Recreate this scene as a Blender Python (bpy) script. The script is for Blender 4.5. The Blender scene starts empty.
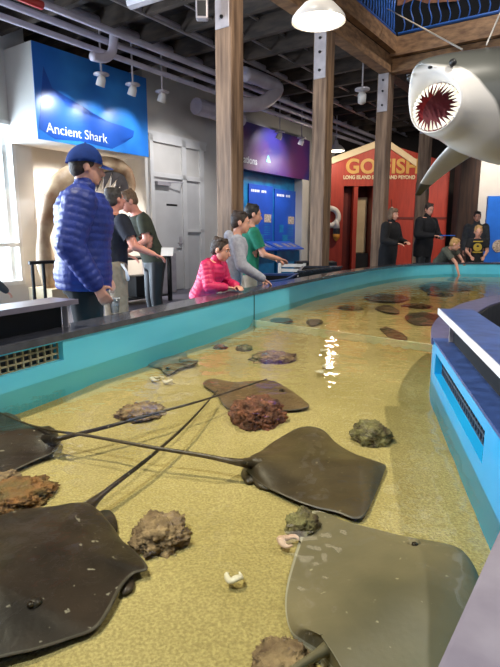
import bpy, bmesh, math, random
from mathutils import Vector as V, Matrix as M, noise as N
random.seed(7)
R = math.radians
scene = bpy.context.scene
COL = scene.collection
# ------------------------------------------------------------------ camera
H, PITCH, F = 1.21, R(10.62), 520.0
cd = bpy.data.cameras.new('camera'); cam = bpy.data.objects.new('camera', cd); COL.objects.link(cam)
cam.location = (0, 0, H); cam.rotation_euler = (R(90)-PITCH, 0, 0)
cd.sensor_width = 36; cd.lens = F/667*36; cd.clip_start = .02; cd.clip_end = 200
scene.camera = cam
CP, SP = math.cos(PITCH), math.sin(PITCH)
def ray(px, py):
    u, v = (px-250)/F, (333.5-py)/F
    return V((u, CP+v*SP, -SP+v*CP))
def onz(px, py, z):                    # point of the room at height z
    d = ray(px, py); k = (z-H)/d.z
    return V((d.x*k, d.y*k, z))
def ony(px, py, Y):                    # point of the room at distance Y
    d = ray(px, py); k = Y/d.y
    return V((d.x*k, Y, H+d.z*k))
# room axis: A runs along the exhibit wall, B is perpendicular to it
AZ = R(35); A = V((math.sin(AZ), math.cos(AZ), 0)); B = V((math.cos(AZ), -math.sin(AZ), 0))
def ont(px, py, t):                    # point on the plane B.P = t
    d = ray(px, py); k = t/d.dot(B)
    return V((0, 0, H)) + d*k
def st(s, t, z=0): return A*s + B*t + V((0, 0, z))
def sz(p): return p.dot(A), p.z
# ------------------------------------------------------------------ materials
def lin(h):
    h = h.lstrip('#'); c = [int(h[i:i+2], 16)/255 for i in (0, 2, 4)]
    return tuple((x/12.92 if x <= .04045 else ((x+.055)/1.055)**2.4) for x in c) + (1,)
MATS = {}
def mat(name, c1, c2=None, scale=6, rough=.6, metal=0, bump=0, bscale=None, detail=4, stretch=None, spec=.5, emit=0, pos=(.35, .65), kind='noise', coat=0):
    m = bpy.data.materials.new(name); m.use_nodes = True; nt = m.node_tree; n = nt.nodes; L = nt.links
    b = n['Principled BSDF']; b.inputs['Roughness'].default_value = rough; b.inputs['Metallic'].default_value = metal
    b.inputs['Specular IOR Level'].default_value = spec; b.inputs['Coat Weight'].default_value = coat
    a1 = lin(c1); a2 = lin(c2) if c2 else tuple(x*.86 for x in a1[:3])+(1,)
    tc = n.new('ShaderNodeTexCoord'); mp = n.new('ShaderNodeMapping'); L.new(tc.outputs['Object'], mp.inputs[0])
    if stretch: mp.inputs['Scale'].default_value = stretch
    if kind == 'voronoi':
        tx = n.new('ShaderNodeTexVoronoi'); tx.inputs['Scale'].default_value = scale; out = tx.outputs['Distance']
    else:
        tx = n.new('ShaderNodeTexNoise'); tx.inputs['Scale'].default_value = scale; tx.inputs['Detail'].default_value = detail; out = tx.outputs['Fac']
    L.new(mp.outputs[0], tx.inputs['Vector'])
    cr = n.new('ShaderNodeValToRGB'); cr.color_ramp.elements[0].position = pos[0]; cr.color_ramp.elements[1].position = pos[1]
    cr.color_ramp.elements[0].color = a2; cr.color_ramp.elements[1].color = a1
    L.new(out, cr.inputs[0]); L.new(cr.outputs[0], b.inputs['Base Color'])
    if bump:
        t2 = n.new('ShaderNodeTexNoise'); t2.inputs['Scale'].default_value = bscale or scale*3; t2.inputs['Detail'].default_value = 5
        L.new(mp.outputs[0], t2.inputs['Vector'])
        bp = n.new('ShaderNodeBump'); bp.inputs['Strength'].default_value = bump; bp.inputs['Distance'].default_value = .02
        L.new(t2.outputs['Fac'], bp.inputs['Height']); L.new(bp.outputs[0], b.inputs['Normal'])
    if emit:
        b.inputs['Emission Color'].default_value = a1; b.inputs['Emission Strength'].default_value = emit
    MATS[name] = m
    return m
m_wall = mat('wall_paint', '#d3cdc4', '#cac4bb', 2, .7)
m_farwall = mat('wall_dark', '#3a322c', '#2a2420', 2, .8)
m_floor = mat('concrete_floor', '#63606c', '#54525e', 1.5, .35, bump=.05)
m_door = mat('door_paint', '#cfcbc6', '#c6c2bd', 2, .5)
m_trimw = mat('trim_paint', '#dedad4', None, 2, .5)
m_wood = mat('timber', '#93765c', '#5f4836', 3, .7, stretch=(6, 6, .5), bump=.3, bscale=8, detail=8)
m_beam = mat('beam_timber', '#9a744f', '#6d4f35', 3, .7, bump=.25, bscale=10, detail=8, stretch=(2, 2, 6))
m_oldwood = mat('dark_timber', '#4f3526', '#34231a', 3, .7, stretch=(5, 5, .5), bump=.2)
m_deck = mat('ceiling_boards', '#3a332d', '#241f1b', 2, .85, stretch=(1, 6, 1))
m_joist = mat('joist_timber', '#4e4136', '#332a23', 3, .8, stretch=(1, 1, 4))
m_steel = mat('painted_steel', '#b9b2b4', '#a8a1a4', 8, .45, metal=.2)
m_pipe = mat('pipe_paint', '#c0b8c2', '#ada5af', 3, .4)
m_redpipe = mat('red_pipe', '#b8302a', None, 3, .4)
m_conduit = mat('conduit', '#a7a0a0', None, 6, .35, metal=.5)
m_rail = mat('blue_railing', '#2858a2', '#21508f', 5, .35)
m_black = mat('black_paint', '#131315', '#0d0d0f', 5, .5)
m_blacksoft = mat('black_cloth', '#0c0c0e', '#08080a', 8, .9)
m_teal = mat('teal_tank_paint', '#66d2ea', '#4fc0dc', 2.2, .28, detail=2, pos=(.3, .7), stretch=(.5, .5, 2))
m_cyan = mat('cyan_tank_paint', '#1fa9e4', '#189bd8', 2, .25, detail=2)
m_rim = mat('navy_rim', '#45464f', '#34363f', 14, .22, bump=.03, bscale=30, coat=.3)
m_rimblue = mat('blue_rim', '#385088', '#293d6c', 16, .42, bump=.05, bscale=30)
m_rimgrey = mat('worn_grey_rim', '#9a9096', '#867c84', 9, .3, bump=.04, bscale=30)
m_lid = mat('lid_laminate', '#6d6470', '#5c5662', 7, .3)
m_edge = mat('lid_edge', '#d8d8de', None, 5, .3)
m_grille = mat('grille_plastic', '#a89a78', '#8d8060', 20, .5)
m_glassedge = mat('acrylic_edge', '#eef2d2', '#e2e8c2', 5, .2)
m_rimlav = mat('lavender_rim', '#5a5878', '#4c4a66', 14, .42, bump=.03, bscale=30)
m_darkgrille = mat('dark_grille', '#3c4654', None, 20, .5)
m_seam = mat('seam', '#2b6f78', None, 5, .5)
m_skin = mat('skin', '#d9a188', '#cf9580', 9, .5)
m_skin2 = mat('skin_ruddy', '#dd9c86', '#cd8672', 9, .5)
m_eyew = mat('eye', '#e8e4df', None, 5, .2)
m_eyed = mat('iris', '#2a2018', None, 5, .2)
m_lips = mat('lips', '#b5685c', None, 9, .5)
m_brown = mat('brown_hair', '#3d2c22', '#281c15', 40, .6, bump=.4)
m_dark = mat('black_hair', '#1d1815', '#120f0d', 40, .5, bump=.4)
m_lbrown = mat('light_brown_hair', '#7c6148', '#5f4936', 40, .6, bump=.4)
m_blond = mat('blond_hair', '#c9a066', '#a98149', 40, .6, bump=.4)
m_grey = mat('greying_hair', '#4b443f', '#2f2a27', 40, .6, bump=.4)
m_puffer = mat('blue_nylon', '#233688', '#1c2c74', 12, .5, bump=.25, bscale=40, spec=.4)
m_pink = mat('pink_nylon', '#d6265f', '#bd1d52', 12, .45, bump=.25, bscale=40)
m_cap = mat('blue_cotton', '#1f479c', '#1b3f8e', 30, .8)
m_polo = mat('navy_knit', '#15192a', '#10131f', 30, .85)
m_olive = mat('olive_knit', '#3d402f', '#31342a', 20, .85)
m_khaki = mat('khaki_twill', '#9a8a76', '#877763', 20, .85)
m_hoodie = mat('grey_fleece', '#a7a8b2', '#93949e', 30, .9)
m_green = mat('green_cotton', '#12755a', '#0f684f', 20, .85)
m_coat = mat('black_wool', '#121216', '#0c0c0f', 20, .9)
m_tee = mat('black_tee', '#16171a', '#101113', 20, .85)
m_greytee = mat('grey_green_cotton', '#56594f', '#484b42', 20, .85)
m_dgrey = mat('charcoal_cotton', '#3a3d42', '#2f3236', 20, .85)
m_shoe = mat('shoe', '#222226', None, 20, .6)
m_jeans = mat('denim', '#2b3650', '#222b42', 30, .85)
m_print = mat('yellow_print', '#b59a34', None, 20, .8)
m_paper = mat('white_paper', '#e9edf5', None, 5, .6)
m_sky = mat('daylight_sheet', '#ffffff', None, 5, .5)
m_red = mat('red_boards', '#a83420', '#942b1a', 2, .55, stretch=(8, 1, 1))
m_redd = mat('dark_red_paint', '#6b1d14', '#5c1811', 3, .6)
m_cream = mat('cream_panel', '#d9c8a6', '#c9b692', 2, .6)
m_gold = mat('gold_lettering', '#c99b4e', None, 5, .5)
m_white = mat('white_lettering', '#f2f2f2', None, 5, .5)
m_bone = mat('bone_resin', '#d6bb96', '#8a6242', 2.2, .5, bump=.3, bscale=14)
m_tooth = mat('tooth_resin', '#4e4744', '#3a3331', 6, .4)
m_whitetooth = mat('tooth_white', '#efe8d8', '#dccfae', 20, .3)
m_panel = mat('blue_exhibit_board', '#1d4fb0', '#1a47a0', 3, .4)
m_panel2 = mat('turquoise_exhibit_board', '#1783b4', '#0d5f93', 3, .4)
m_photo = mat('printed_photo', '#d9c6b0', '#7d6a5c', 30, .4)
m_bench = mat('white_painted_wood', '#ddd6cb', '#cbc3b7', 6, .6)
m_brick = mat('old_brick', '#b07a5c', '#8a5a45', 9, .9, bump=.4)
m_lampw = mat('lamp_enamel', '#d9d4ce', None, 5, .35)
m_glow = mat('lamp_diffuser', '#fff1dc', None, 5, .5, emit=2.2)
m_glow2 = mat('spot_lens', '#f4f4ff', None, 5, .5, emit=4)
m_bluedoor = mat('blue_door_panel', '#1f6fd8', '#1a63c6', 3, .4)
m_ringw = mat('life_ring_foam', '#d9d2c8', None, 8, .6)
m_orange = mat('orange_paint', '#cf8a2c', None, 8, .6)
m_cable = mat('steel_cable', '#a8a196', None, 8, .4, metal=.4)
m_shell = mat('shell', '#e9e2cc', '#cfc4a4', 30, .5)

def nodes_of(m): return m.node_tree.nodes, m.node_tree.links, m.node_tree.nodes['Principled BSDF']
# sand: two scales of grain
m_sand = mat('sand', '#c3b277', '#a7975c', 2.2, .9, bump=.5, bscale=120, pos=(.25, .75))
def grain():
    n, L, b = nodes_of(m_sand)
    t = n.new('ShaderNodeTexNoise'); t.inputs['Scale'].default_value = 130; t.inputs['Detail'].default_value = 3
    tc = n.new('ShaderNodeTexCoord'); L.new(tc.outputs['Object'], t.inputs['Vector'])
    r = n.new('ShaderNodeValToRGB'); r.color_ramp.elements[0].position = .38; r.color_ramp.elements[1].position = .64
    r.color_ramp.elements[0].color = (.76, .74, .70, 1); r.color_ramp.elements[1].color = (1.12, 1.12, 1.10, 1)
    mx = n.new('ShaderNodeMix'); mx.data_type = 'RGBA'; mx.blend_type = 'MULTIPLY'; mx.inputs[0].default_value = 1
    src = b.inputs['Base Color'].links[0].from_socket
    L.new(t.outputs['Fac'], r.inputs[0]); L.new(src, mx.inputs[6]); L.new(r.outputs[0], mx.inputs[7]); L.new(mx.outputs[2], b.inputs['Base Color'])
grain()
# water: clear, fresnel reflection, ripples
m_water = bpy.data.materials.new('pool_water'); m_water.use_nodes = True
def water():
    nt = m_water.node_tree; n = nt.nodes; L = nt.links; n.clear()
    o = n.new('ShaderNodeOutputMaterial'); mx = n.new('ShaderNodeMixShader'); tr = n.new('ShaderNodeBsdfTransparent'); gl = n.new('ShaderNodeBsdfGlossy')
    tr.inputs[0].default_value = (.95, .96, .92, 1); gl.inputs['Roughness'].default_value = .03
    fr = n.new('ShaderNodeFresnel'); fr.inputs['IOR'].default_value = 1.33
    tc = n.new('ShaderNodeTexCoord'); t = n.new('ShaderNodeTexNoise'); t.inputs['Scale'].default_value = 8; t.inputs['Detail'].default_value = 2
    bp = n.new('ShaderNodeBump'); bp.inputs['Strength'].default_value = .3; bp.inputs['Distance'].default_value = .02
    L.new(tc.outputs['Object'], t.inputs['Vector']); L.new(t.outputs['Fac'], bp.inputs['Height'])
    L.new(bp.outputs[0], gl.inputs['Normal']); L.new(bp.outputs[0], fr.inputs['Normal'])
    L.new(fr.outputs[0], mx.inputs[0]); L.new(tr.outputs[0], mx.inputs[1]); L.new(gl.outputs[0], mx.inputs[2]); L.new(mx.outputs[0], o.inputs[0])
water()
m_clear = bpy.data.materials.new('clear_plastic'); m_clear.use_nodes = True
def clear():
    nt = m_clear.node_tree; n = nt.nodes; L = nt.links; n.clear()
    o = n.new('ShaderNodeOutputMaterial'); mx = n.new('ShaderNodeMixShader'); tr = n.new('ShaderNodeBsdfTransparent'); gl = n.new('ShaderNodeBsdfGlossy')
    tr.inputs[0].default_value = (.86, .9, .92, 1); gl.inputs['Roughness'].default_value = .08; mx.inputs[0].default_value = .22
    L.new(tr.outputs[0], mx.inputs[1]); L.new(gl.outputs[0], mx.inputs[2]); L.new(mx.outputs[0], o.inputs[0])
clear()
# ------------------------------------------------------------------ mesh helpers
def obj(name, bm, m, parent=None, smooth=False, local=None):
    """Link a bmesh (world coordinates, or coordinates of the parent) as one mesh object."""
    me = bpy.data.meshes.new(name); bmesh.ops.recalc_face_normals(bm, faces=bm.faces[:]); bm.to_mesh(me); bm.free()
    o = bpy.data.objects.new(name, me); COL.objects.link(o)
    for x in (m if isinstance(m, (list, tuple)) else [m]): me.materials.append(x)
    if smooth: me.polygons.foreach_set('use_smooth', [True]*len(me.polygons))
    if parent: put(o, parent)
    return o
def put(o, parent):                     # parent keeping world coordinates of o's mesh
    o.parent = parent; o.matrix_parent_inverse = wm(parent).inverted()
def wm(o):
    m = M.LocRotScale(o.location, o.rotation_euler, o.scale)
    return (wm(o.parent) @ o.matrix_parent_inverse @ m) if o.parent else m
def tag(o, label, cat, group=None, kind=None):
    if label: o['label'] = label
    if cat: o['category'] = cat
    if group: o['group'] = group
    if kind: o['kind'] = kind
    return o
def struct(o, label=None, cat=None):
    o['kind'] = 'structure'
    if label: o['label'] = label
    if cat: o['category'] = cat
    return o
def empty(name, loc, label=None, cat=None, group=None, rz=0):
    o = bpy.data.objects.new(name, None); COL.objects.link(o); o.location = loc; o.rotation_euler.z = rz; o.empty_display_size = .1
    return tag(o, label, cat, group)
def bm_(): return bmesh.new()
def box(bm, c, ex, ey, ez, mi=0):       # centre, three half-edge vectors
    c = V(c); vs = []
    for a in (-1, 1):
        for b in (-1, 1):
            for d in (-1, 1): vs.append(bm.verts.new(c + V(ex)*a + V(ey)*b + V(ez)*d))
    for q in ((0, 1, 3, 2), (4, 6, 7, 5), (0, 4, 5, 1), (2, 3, 7, 6), (0, 2, 6, 4), (1, 5, 7, 3)):
        f = bm.faces.new([vs[i] for i in q]); f.material_index = mi
    return bm
X, Y_, Z = V((1, 0, 0)), V((0, 1, 0)), V((0, 0, 1))
def bev(bm, w, seg=2):
    bmesh.ops.bevel(bm, geom=bm.edges[:], offset=w, segments=seg, affect='EDGES', profile=.6); return bm
def abox(bm, s0, s1, t0, t1, z0, z1, mi=0):    # box in the room's A/B axes
    return box(bm, st((s0+s1)/2, (t0+t1)/2, (z0+z1)/2), A*((s1-s0)/2), B*((t1-t0)/2), Z*((z1-z0)/2), mi)
def wbox(bm, x0, x1, y0, y1, z0, z1, mi=0):
    return box(bm, ((x0+x1)/2, (y0+y1)/2, (z0+z1)/2), X*((x1-x0)/2), Y_*((y1-y0)/2), Z*((z1-z0)/2), mi)
def frame_of(d):
    d = d.normalized(); a = Z if abs(d.z) < .9 else X
    u = d.cross(a).normalized(); return u, d.cross(u).normalized()
def tube(bm, pts, r, n=10, caps=True, mi=0, flat=1.0):
    pts = [V(p) for p in pts]; rs = r if isinstance(r, (list, tuple)) else [r]*len(pts)
    rings = []; u = None
    for i, p in enumerate(pts):
        d = (pts[min(i+1, len(pts)-1)] - pts[max(i-1, 0)]).normalized()
        if u is None: u, w = frame_of(d)
        else:
            u = (u - d*u.dot(d)).normalized(); w = d.cross(u)
        rings.append([bm.verts.new(p + (u*math.cos(2*math.pi*k/n) + w*math.sin(2*math.pi*k/n)*flat)*rs[i]) for k in range(n)])
    for a, b in zip(rings, rings[1:]):
        for k in range(n):
            f = bm.faces.new((a[k], a[(k+1) % n], b[(k+1) % n], b[k])); f.material_index = mi
    if caps:
        for q in (rings[0], rings[-1][::-1]):
            f = bm.faces.new(q); f.material_index = mi
    return bm
def lathe(bm, prof, c, axis=None, n=24, mi=0, cap0=True, cap1=True):
    c = V(c); ax = (V(axis) if axis else Z).normalized(); u, w = frame_of(ax); rings = []
    for r, h in prof:
        rings.append([bm.verts.new(c + ax*h + (u*math.cos(2*math.pi*k/n)+w*math.sin(2*math.pi*k/n))*max(r, 1e-4)) for k in range(n)])
    for a, b in zip(rings, rings[1:]):
        for k in range(n):
            f = bm.faces.new((a[k], a[(k+1) % n], b[(k+1) % n], b[k])); f.material_index = mi
    if cap0: bm.faces.new(rings[0])
    if cap1: bm.faces.new(rings[-1][::-1])
    return bm
def ell(bm, c, r, rot=None, sub=3, mi=0):
    mt = M.Translation(V(c)) @ (rot.to_4x4() if rot else M.Identity(4)) @ M.Diagonal((r[0], r[1], r[2], 1))
    g = bmesh.ops.create_icosphere(bm, subdivisions=sub, radius=1, matrix=mt)
    return bm
def cone(bm, p1, r1, p2, r2, n=14):      # round-ended tapered limb
    p1, p2 = V(p1), V(p2); tube(bm, [p1, p2], [r1, r2], n)
    ell(bm, p1, (r1,)*3, sub=2); ell(bm, p2, (r2,)*3, sub=2); return bm
def prism(bm, pts, d, mi=0):             # planar outline extruded along d
    a = [bm.verts.new(V(p)) for p in pts]; b = [bm.verts.new(V(p)+V(d)) for p in pts]
    f = bm.faces.new(a); f.material_index = mi; f = bm.faces.new(b[::-1]); f.material_index = mi
    for i in range(len(a)):
        j = (i+1) % len(a); f = bm.faces.new((a[i], b[i], b[j], a[j])); f.material_index = mi
    bmesh.ops.triangulate(bm, faces=[f for f in bm.faces if len(f.verts) > 4])
    return bm
def fuse(name, bm, m, vox, smooth=4, parent=None):
    """Melt overlapping shapes into one continuous surface."""
    o = obj(name, bm, m)
    rm = o.modifiers.new('r', 'REMESH'); rm.mode = 'VOXEL'; rm.voxel_size = vox
    sm = o.modifiers.new('s', 'SMOOTH'); sm.iterations = smooth; sm.factor = .5
    dg = bpy.context.evaluated_depsgraph_get(); dg.update()
    me = bpy.data.meshes.new_from_object(o.evaluated_get(dg)); old = o.data
    o.modifiers.clear(); o.data = me; bpy.data.meshes.remove(old); me.name = name
    if not me.materials: me.materials.append(m)
    me.polygons.foreach_set('use_smooth', [True]*len(me.polygons))
    if parent: put(o, parent)
    return o
def text(name, body, size, origin, right, up, m, parent, depth=.004, align='LEFT', bold=0, spacing=1.0):
    cu = bpy.data.curves.new(name, 'FONT'); cu.body = body; cu.size = size; cu.extrude = depth; cu.align_x = align; cu.offset = bold; cu.space_character = spacing
    t = bpy.data.objects.new(name, cu); COL.objects.link(t)
    dg = bpy.context.evaluated_depsgraph_get(); dg.update()
    me = bpy.data.meshes.new_from_object(t.evaluated_get(dg)); bpy.data.objects.remove(t); bpy.data.curves.remove(cu)
    r, u = V(right).normalized(), V(up).normalized(); w = r.cross(u)
    mt = M((r, u, w)).transposed().to_4x4(); mt.translation = V(origin); me.transform(mt); me.materials.clear(); me.materials.append(m)
    o = bpy.data.objects.new(name, me); COL.objects.link(o)
    if parent: put(o, parent)
    return o
def spline(P, n=6, closed=False):
    P = [V(p) for p in P]; out = []; k = len(P)
    rng = range(k) if closed else range(k-1)
    for i in rng:
        if closed: a, b, c, d = P[i-1], P[i], P[(i+1) % k], P[(i+2) % k]
        else: a, b, c, d = P[max(i-1, 0)], P[i], P[i+1], P[min(i+2, k-1)]
        for j in range(n):
            t = j/n
            out.append(.5*((2*b)+(c-a)*t+(2*a-5*b+4*c-d)*t*t+(3*b-a-3*c+d)*t**3))
    if not closed: out.append(P[-1])
    return out
def inside(p, poly):
    c = False; j = len(poly)-1
    for i in range(len(poly)):
        if (poly[i].y > p.y) != (poly[j].y > p.y) and p.x < (poly[j].x-poly[i].x)*(p.y-poly[i].y)/(poly[j].y-poly[i].y)+poly[i].x: c = not c
        j = i
    return c
def dup(o, parent=None):
    c = o.copy(); COL.objects.link(c)
    if parent: c.parent = parent
    for ch in list(o.children): dup(ch, c)
    return c
# ================================================================== THE SETTING
def quadwall(name, pts, m, label=None):
    bm = bm_(); bm.faces.new([bm.verts.new(p) for p in pts]); return struct(obj(name, bm, m), label)
bm = bm_(); wbox(bm, -14, 14, -4, 24, -.1, 0); struct(obj('floor', bm, m_floor), 'smooth grey-violet concrete floor of the hall', 'floor')
T0, TD, TW = -9.5, -8.2, -8.8           # alcove back, door wall, window wall
DECK = 4.78
# window wall: boxes around one tall window opening
w0 = sz(ont(0, 115, TW)); w1 = sz(ont(9, 121, TW)); wend = sz(ont(22, 240, TW))[0]
WS0, WS1, WZ0, WZ1 = wend-2.6, wend, .35, w1[1]
bm = bm_()
abox(bm, -6, -2.0, TW-.2, TW, 0, DECK); abox(bm, 1.2, WS0, TW-.2, TW, 0, DECK); abox(bm, -2.0, 1.2, TW-.2, TW, 0, WZ0); abox(bm, -2.0, 1.2, TW-.2, TW, WZ1, DECK); abox(bm, WS1, 5.75, TW-.2, TW, 0, DECK)
abox(bm, WS0, WS1, TW-.2, TW, 0, WZ0); abox(bm, WS0, WS1, TW-.2, TW, WZ1, DECK)
struct(obj('wall_left', bm, m_wall), 'cream wall around the bright window', 'wall')
bm = bm_()
for (a, b, c, d) in ((WS0, WS0+.07, WZ0, WZ1), (WS1-.07, WS1, WZ0, WZ1), (WS0, WS1, WZ0, WZ0+.07), (WS0, WS1, WZ1-.07, WZ1), (WS0, WS1, 1.02, 1.09), (WS1-1.05, WS1-.99, WZ0, WZ1)):
    abox(bm, a, b, TW-.12, TW+.02, c, d)
wf = struct(obj('window_1', bm, m_trimw), 'tall white-framed window glowing with daylight', 'window')
bm = bm_()
for (a, b, c, d) in ((-2.0, -1.93, WZ0, WZ1), (1.13, 1.2, WZ0, WZ1), (-2.0, 1.2, WZ0, WZ0+.07), (-2.0, 1.2, WZ1-.07, WZ1), (-2.0, 1.2, 1.02, 1.09), (-.45, -.39, WZ0, WZ1)):
    abox(bm, a, b, TW-.12, TW+.02, c, d)
struct(obj('window_2', bm, m_trimw), 'second tall white-framed window nearer the viewer', 'window')
bm = bm_(); abox(bm, WS0+.06, WS1-.06, TW-.08, TW-.07, WZ0+.06, WZ1-.06); obj('pane', bm, m_clear, wf)
bm = bm_(); abox(bm, 5.3, 5.75, T0-.2, TW-.2, 0, DECK); abox(bm, 5.3, 8.0, T0-.2, T0, 0, DECK); abox(bm, 7.93, 8.1, T0, TD-.2, 0, DECK)
struct(obj('wall_alcove', bm, m_wall), 'cream back wall of the alcove under the shark sign', 'wall')
bm = bm_(); abox(bm, 7.93, 17.5, TD-.2, TD, 0, DECK); struct(obj('wall_exhibit', bm, m_wall), 'cream wall with the double door and the exhibit boards', 'wall')
bm = bm_(); wbox(bm, -4, 16, 18.4, 18.6, 0, DECK+3); struct(obj('wall_back', bm, m_farwall), 'dark end wall behind the red shack', 'wall')
# door in the exhibit wall
dl, dr = sz(ont(152, 180, TD))[0], sz(ont(180.5, 180, TD))[0]; rr = sz(ont(201, 160, TD))[0]
dz = sz(ont(180, 180, TD))[1]; tz = sz(ont(201, 145, TD))[1]
bm = bm_()
for (a, b, c, d) in ((dl-.1, dl, 0, tz), (dr, dr+.13, 0, tz), (rr-.12, rr+.02, 0, tz), (dl-.12, rr+.1, tz-.14, tz), (dl, rr, dz, dz+.1), (dr, rr, 1.3, 1.36), (dl-.15, rr+.14, tz, tz+.06)):
    abox(bm, a, b, TD-.01, TD+.07, c, d)
dw = struct(obj('door_1', bm, m_trimw), 'cream door with a side panel and transom panels', 'door')
bm = bm_(); abox(bm, dl, dr, TD-.01, TD+.03, .02, dz); obj('door_leaf', bm, m_door, dw)
bm = bm_(); abox(bm, dr+.13, rr-.12, TD-.01, TD+.025, 0, 1.3); abox(bm, dr+.13, rr-.12, TD-.01, TD+.025, 1.36, dz); obj('side_panel', bm, m_door, dw)
bm = bm_(); abox(bm, dl, dr, TD-.01, TD+.025, dz+.1, tz-.14); abox(bm, dr+.13, rr-.12, TD-.01, TD+.025, dz+.1, tz-.14); obj('transom_panel', bm, m_wall, dw)
bm = bm_(); abox(bm, dl+.05, dl+.45, TD+.03, TD+.12, dz-.17, dz-.09); tube(bm, [st(dl+.3, TD+.1, dz-.1), st(dl+.75, TD+.2, dz-.08), st(dl+.9, TD+.04, dz-.06)], .012); obj('door_closer', bm, m_steel, dw)
bm = bm_(); abox(bm, dr-.12, dr-.05, TD+.03, TD+.05, 1.0, 1.2); tube(bm, [st(dr-.08, TD+.05, 1.05), st(dr-.08, TD+.1, 1.05), st(dr-.24, TD+.1, 1.05)], .013); obj('door_handle', bm, m_steel, dw)
bm = bm_(); abox(bm, dl+.38, dl+.72, TD+.03, TD+.036, 1.86, 1.9); obj('door_plate', bm, m_black, dw)
# ceiling under the mezzanine, and the high ceiling over the tank
TP = -4.08                                # line of the posts
SC = 10.55                                # corner post along A
bm = bm_(); abox(bm, -3, 20, -9.6, TP+.12, DECK, DECK+.12); abox(bm, SC-.1, 20, TP+.12, 9, DECK, DECK+.12)
struct(obj('ceiling', bm, m_deck), 'dark board ceiling under the mezzanine', 'ceiling')
bm = bm_(); wbox(bm, -14, 16, -4, 24, 8.2, 8.3); struct(obj('ceiling_high', bm, m_deck), 'dark high roof over the touch tank', 'ceiling')
k = 0
for s in [x*.85-1.5 for x in range(25)]:
    bm = bm_(); t1 = TP-.12 if s < SC else 8.5
    abox(bm, s-.05, s+.05, -9.3, t1, DECK-.3, DECK); o = struct(obj('trim_joist', bm, m_joist), None, None)
# white wall far right with a blue panel door
bm = bm_(); wbox(bm, 6.15, 12, 14.6, 14.8, 0, 3.6); struct(obj('wall_right', bm, m_wall), 'pale wall behind the boys at the far rim', 'wall')
bm = bm_(); p0 = ony(489, 196, 14.5); wbox(bm, p0.x, p0.x+1.3, 14.53, 14.6, 0, p0.z)
dd = struct(obj('door_2', bm, m_bluedoor), 'bright blue door panel in the pale wall', 'door')
bm = bm_(); c = ony(498.5, 246, 14.52); lathe(bm, [(.17, 0), (.17, .012)], (c.x, 14.53, c.z), (0, -1, 0), 20); obj('printed_picture', bm, m_photo, dd)
# ================================================================== POSTS AND BEAMS (each a timber of its own)
posts = [(6.8, -.25), (8.8, 1.16), (11.0, 2.68), (13.2, 4.24)]
plabel = ['tall timber post between the cream door and the boys at the tank', 'timber post in front of the red shack, behind the white dome lamp', 'dark timber post at the balcony corner splitting the gold shack lettering', 'dark timber post between the woman and man in black coats']
for i, (py, px) in enumerate(posts):
    p = V((px, py, 0)); s, t = p.dot(A), p.dot(B); w = .125
    r = empty('timber_post', (px, py, 0), plabel[i], 'post', 'timber posts')
    bm = bm_(); abox(bm, s-w, s+w, t-w, t+w, 0, 4.32); bev(bm, .012, 1); obj('shaft', bm, m_wood if i != 2 else m_wood, r)
    bm = bm_(); abox(bm, s-w-.016, s-w-.001, t-w*.82, t+w*.82, 3.62, 4.36); abox(bm, s+w+.001, s+w+.016, t-w*.82, t+w*.82, 3.62, 4.36); bev(bm, .004, 1)
    pl = obj('bracket_plate', bm, m_steel, r)
    for q in (3.74, 4.0, 4.2):
        bm = bm_(); lathe(bm, [(.022, 0), (.02, .02)], st(s-w-.016, t, q), -A, 8); obj('bolt', bm, m_black, pl)
s0 = V((posts[0][1], posts[0][0], 0)).dot(A); s2 = V((posts[2][1], posts[2][0], 0)).dot(A)
bm = bm_(); abox(bm, -2.5, s2+.12, TP-.11, TP+.11, 4.32, 4.62); tag(obj('timber_beam', bm, m_beam), 'long timber beam carried by the posts under the blue railing', 'beam')
bm = bm_(); abox(bm, s2-.11, s2+.11, TP+.12, 9, 4.32, 4.56); tag(obj('timber_beam', bm, m_beam), 'timber beam running from the corner post behind the shark', 'beam')
bm = bm_(); abox(bm, s2+.13, 19, TP-.11, TP+.11, 4.32, 4.6); tag(obj('timber_beam', bm, m_oldwood), 'dark timber beam beyond the corner post under the mezzanine', 'beam')
bm = bm_(); abox(bm, -2.5, s2-.12, TP+.12, TP+.24, 4.63, 4.9); abox(bm, s2-.24, s2-.12, TP+.12, 9, 4.57, 4.9)
tag(obj('balcony_fascia', bm, m_beam), 'brown timber fascia along the foot of the blue balcony railing', 'fascia')
p = ony(464, 215, 13.6)
bm = bm_(); wbox(bm, p.x-.24, p.x+.26, 13.4, 13.8, 0, DECK-.3); bev(bm, .02, 1); tag(obj('brown_column', bm, m_oldwood), 'broad dark reddish column between the man in black and the pale wall', 'column')
# ------------------------------------------------------------------ railings
def railing(a, b, wavy, label):
    d = (b-a); ln = d.length; d.normalize(); r = empty('balcony_railing', a, label, 'railing', 'blue balcony railings')
    for z in (.06, 1.08):
        bm = bm_(); tube(bm, [a+Z*z, b+Z*z], .028, 8); obj('rail', bm, m_rail, r)
    sp = .125 if not wavy else .165; n = int(ln/sp)
    if n > 98: sp = ln/98; n = 98
    for i in range(n):
        q = a+d*(sp*(i+.5)); bm = bm_()
        if wavy: tube(bm, [q+Z*(.06+1.02*j/14)+d*(.035*math.sin(j/14*math.pi*4)) for j in range(15)], .011, 6)
        else: tube(bm, [q+Z*(.06+1.02*j/8)+d*(.02*math.sin(j/8*math.pi*4)) for j in range(9)], .017, 6)
        obj('baluster', bm, m_rail, r, smooth=True)
railing(st(3.2, TP+.18, 4.9), st(s2-.2, TP+.18, 4.9), False, 'blue railing with close straight bars above the long beam')
railing(st(s2-.18, TP+.24, 4.9), st(s2-.18, 5.2, 4.9), True, 'blue railing with wavy bars above the shark')
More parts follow.
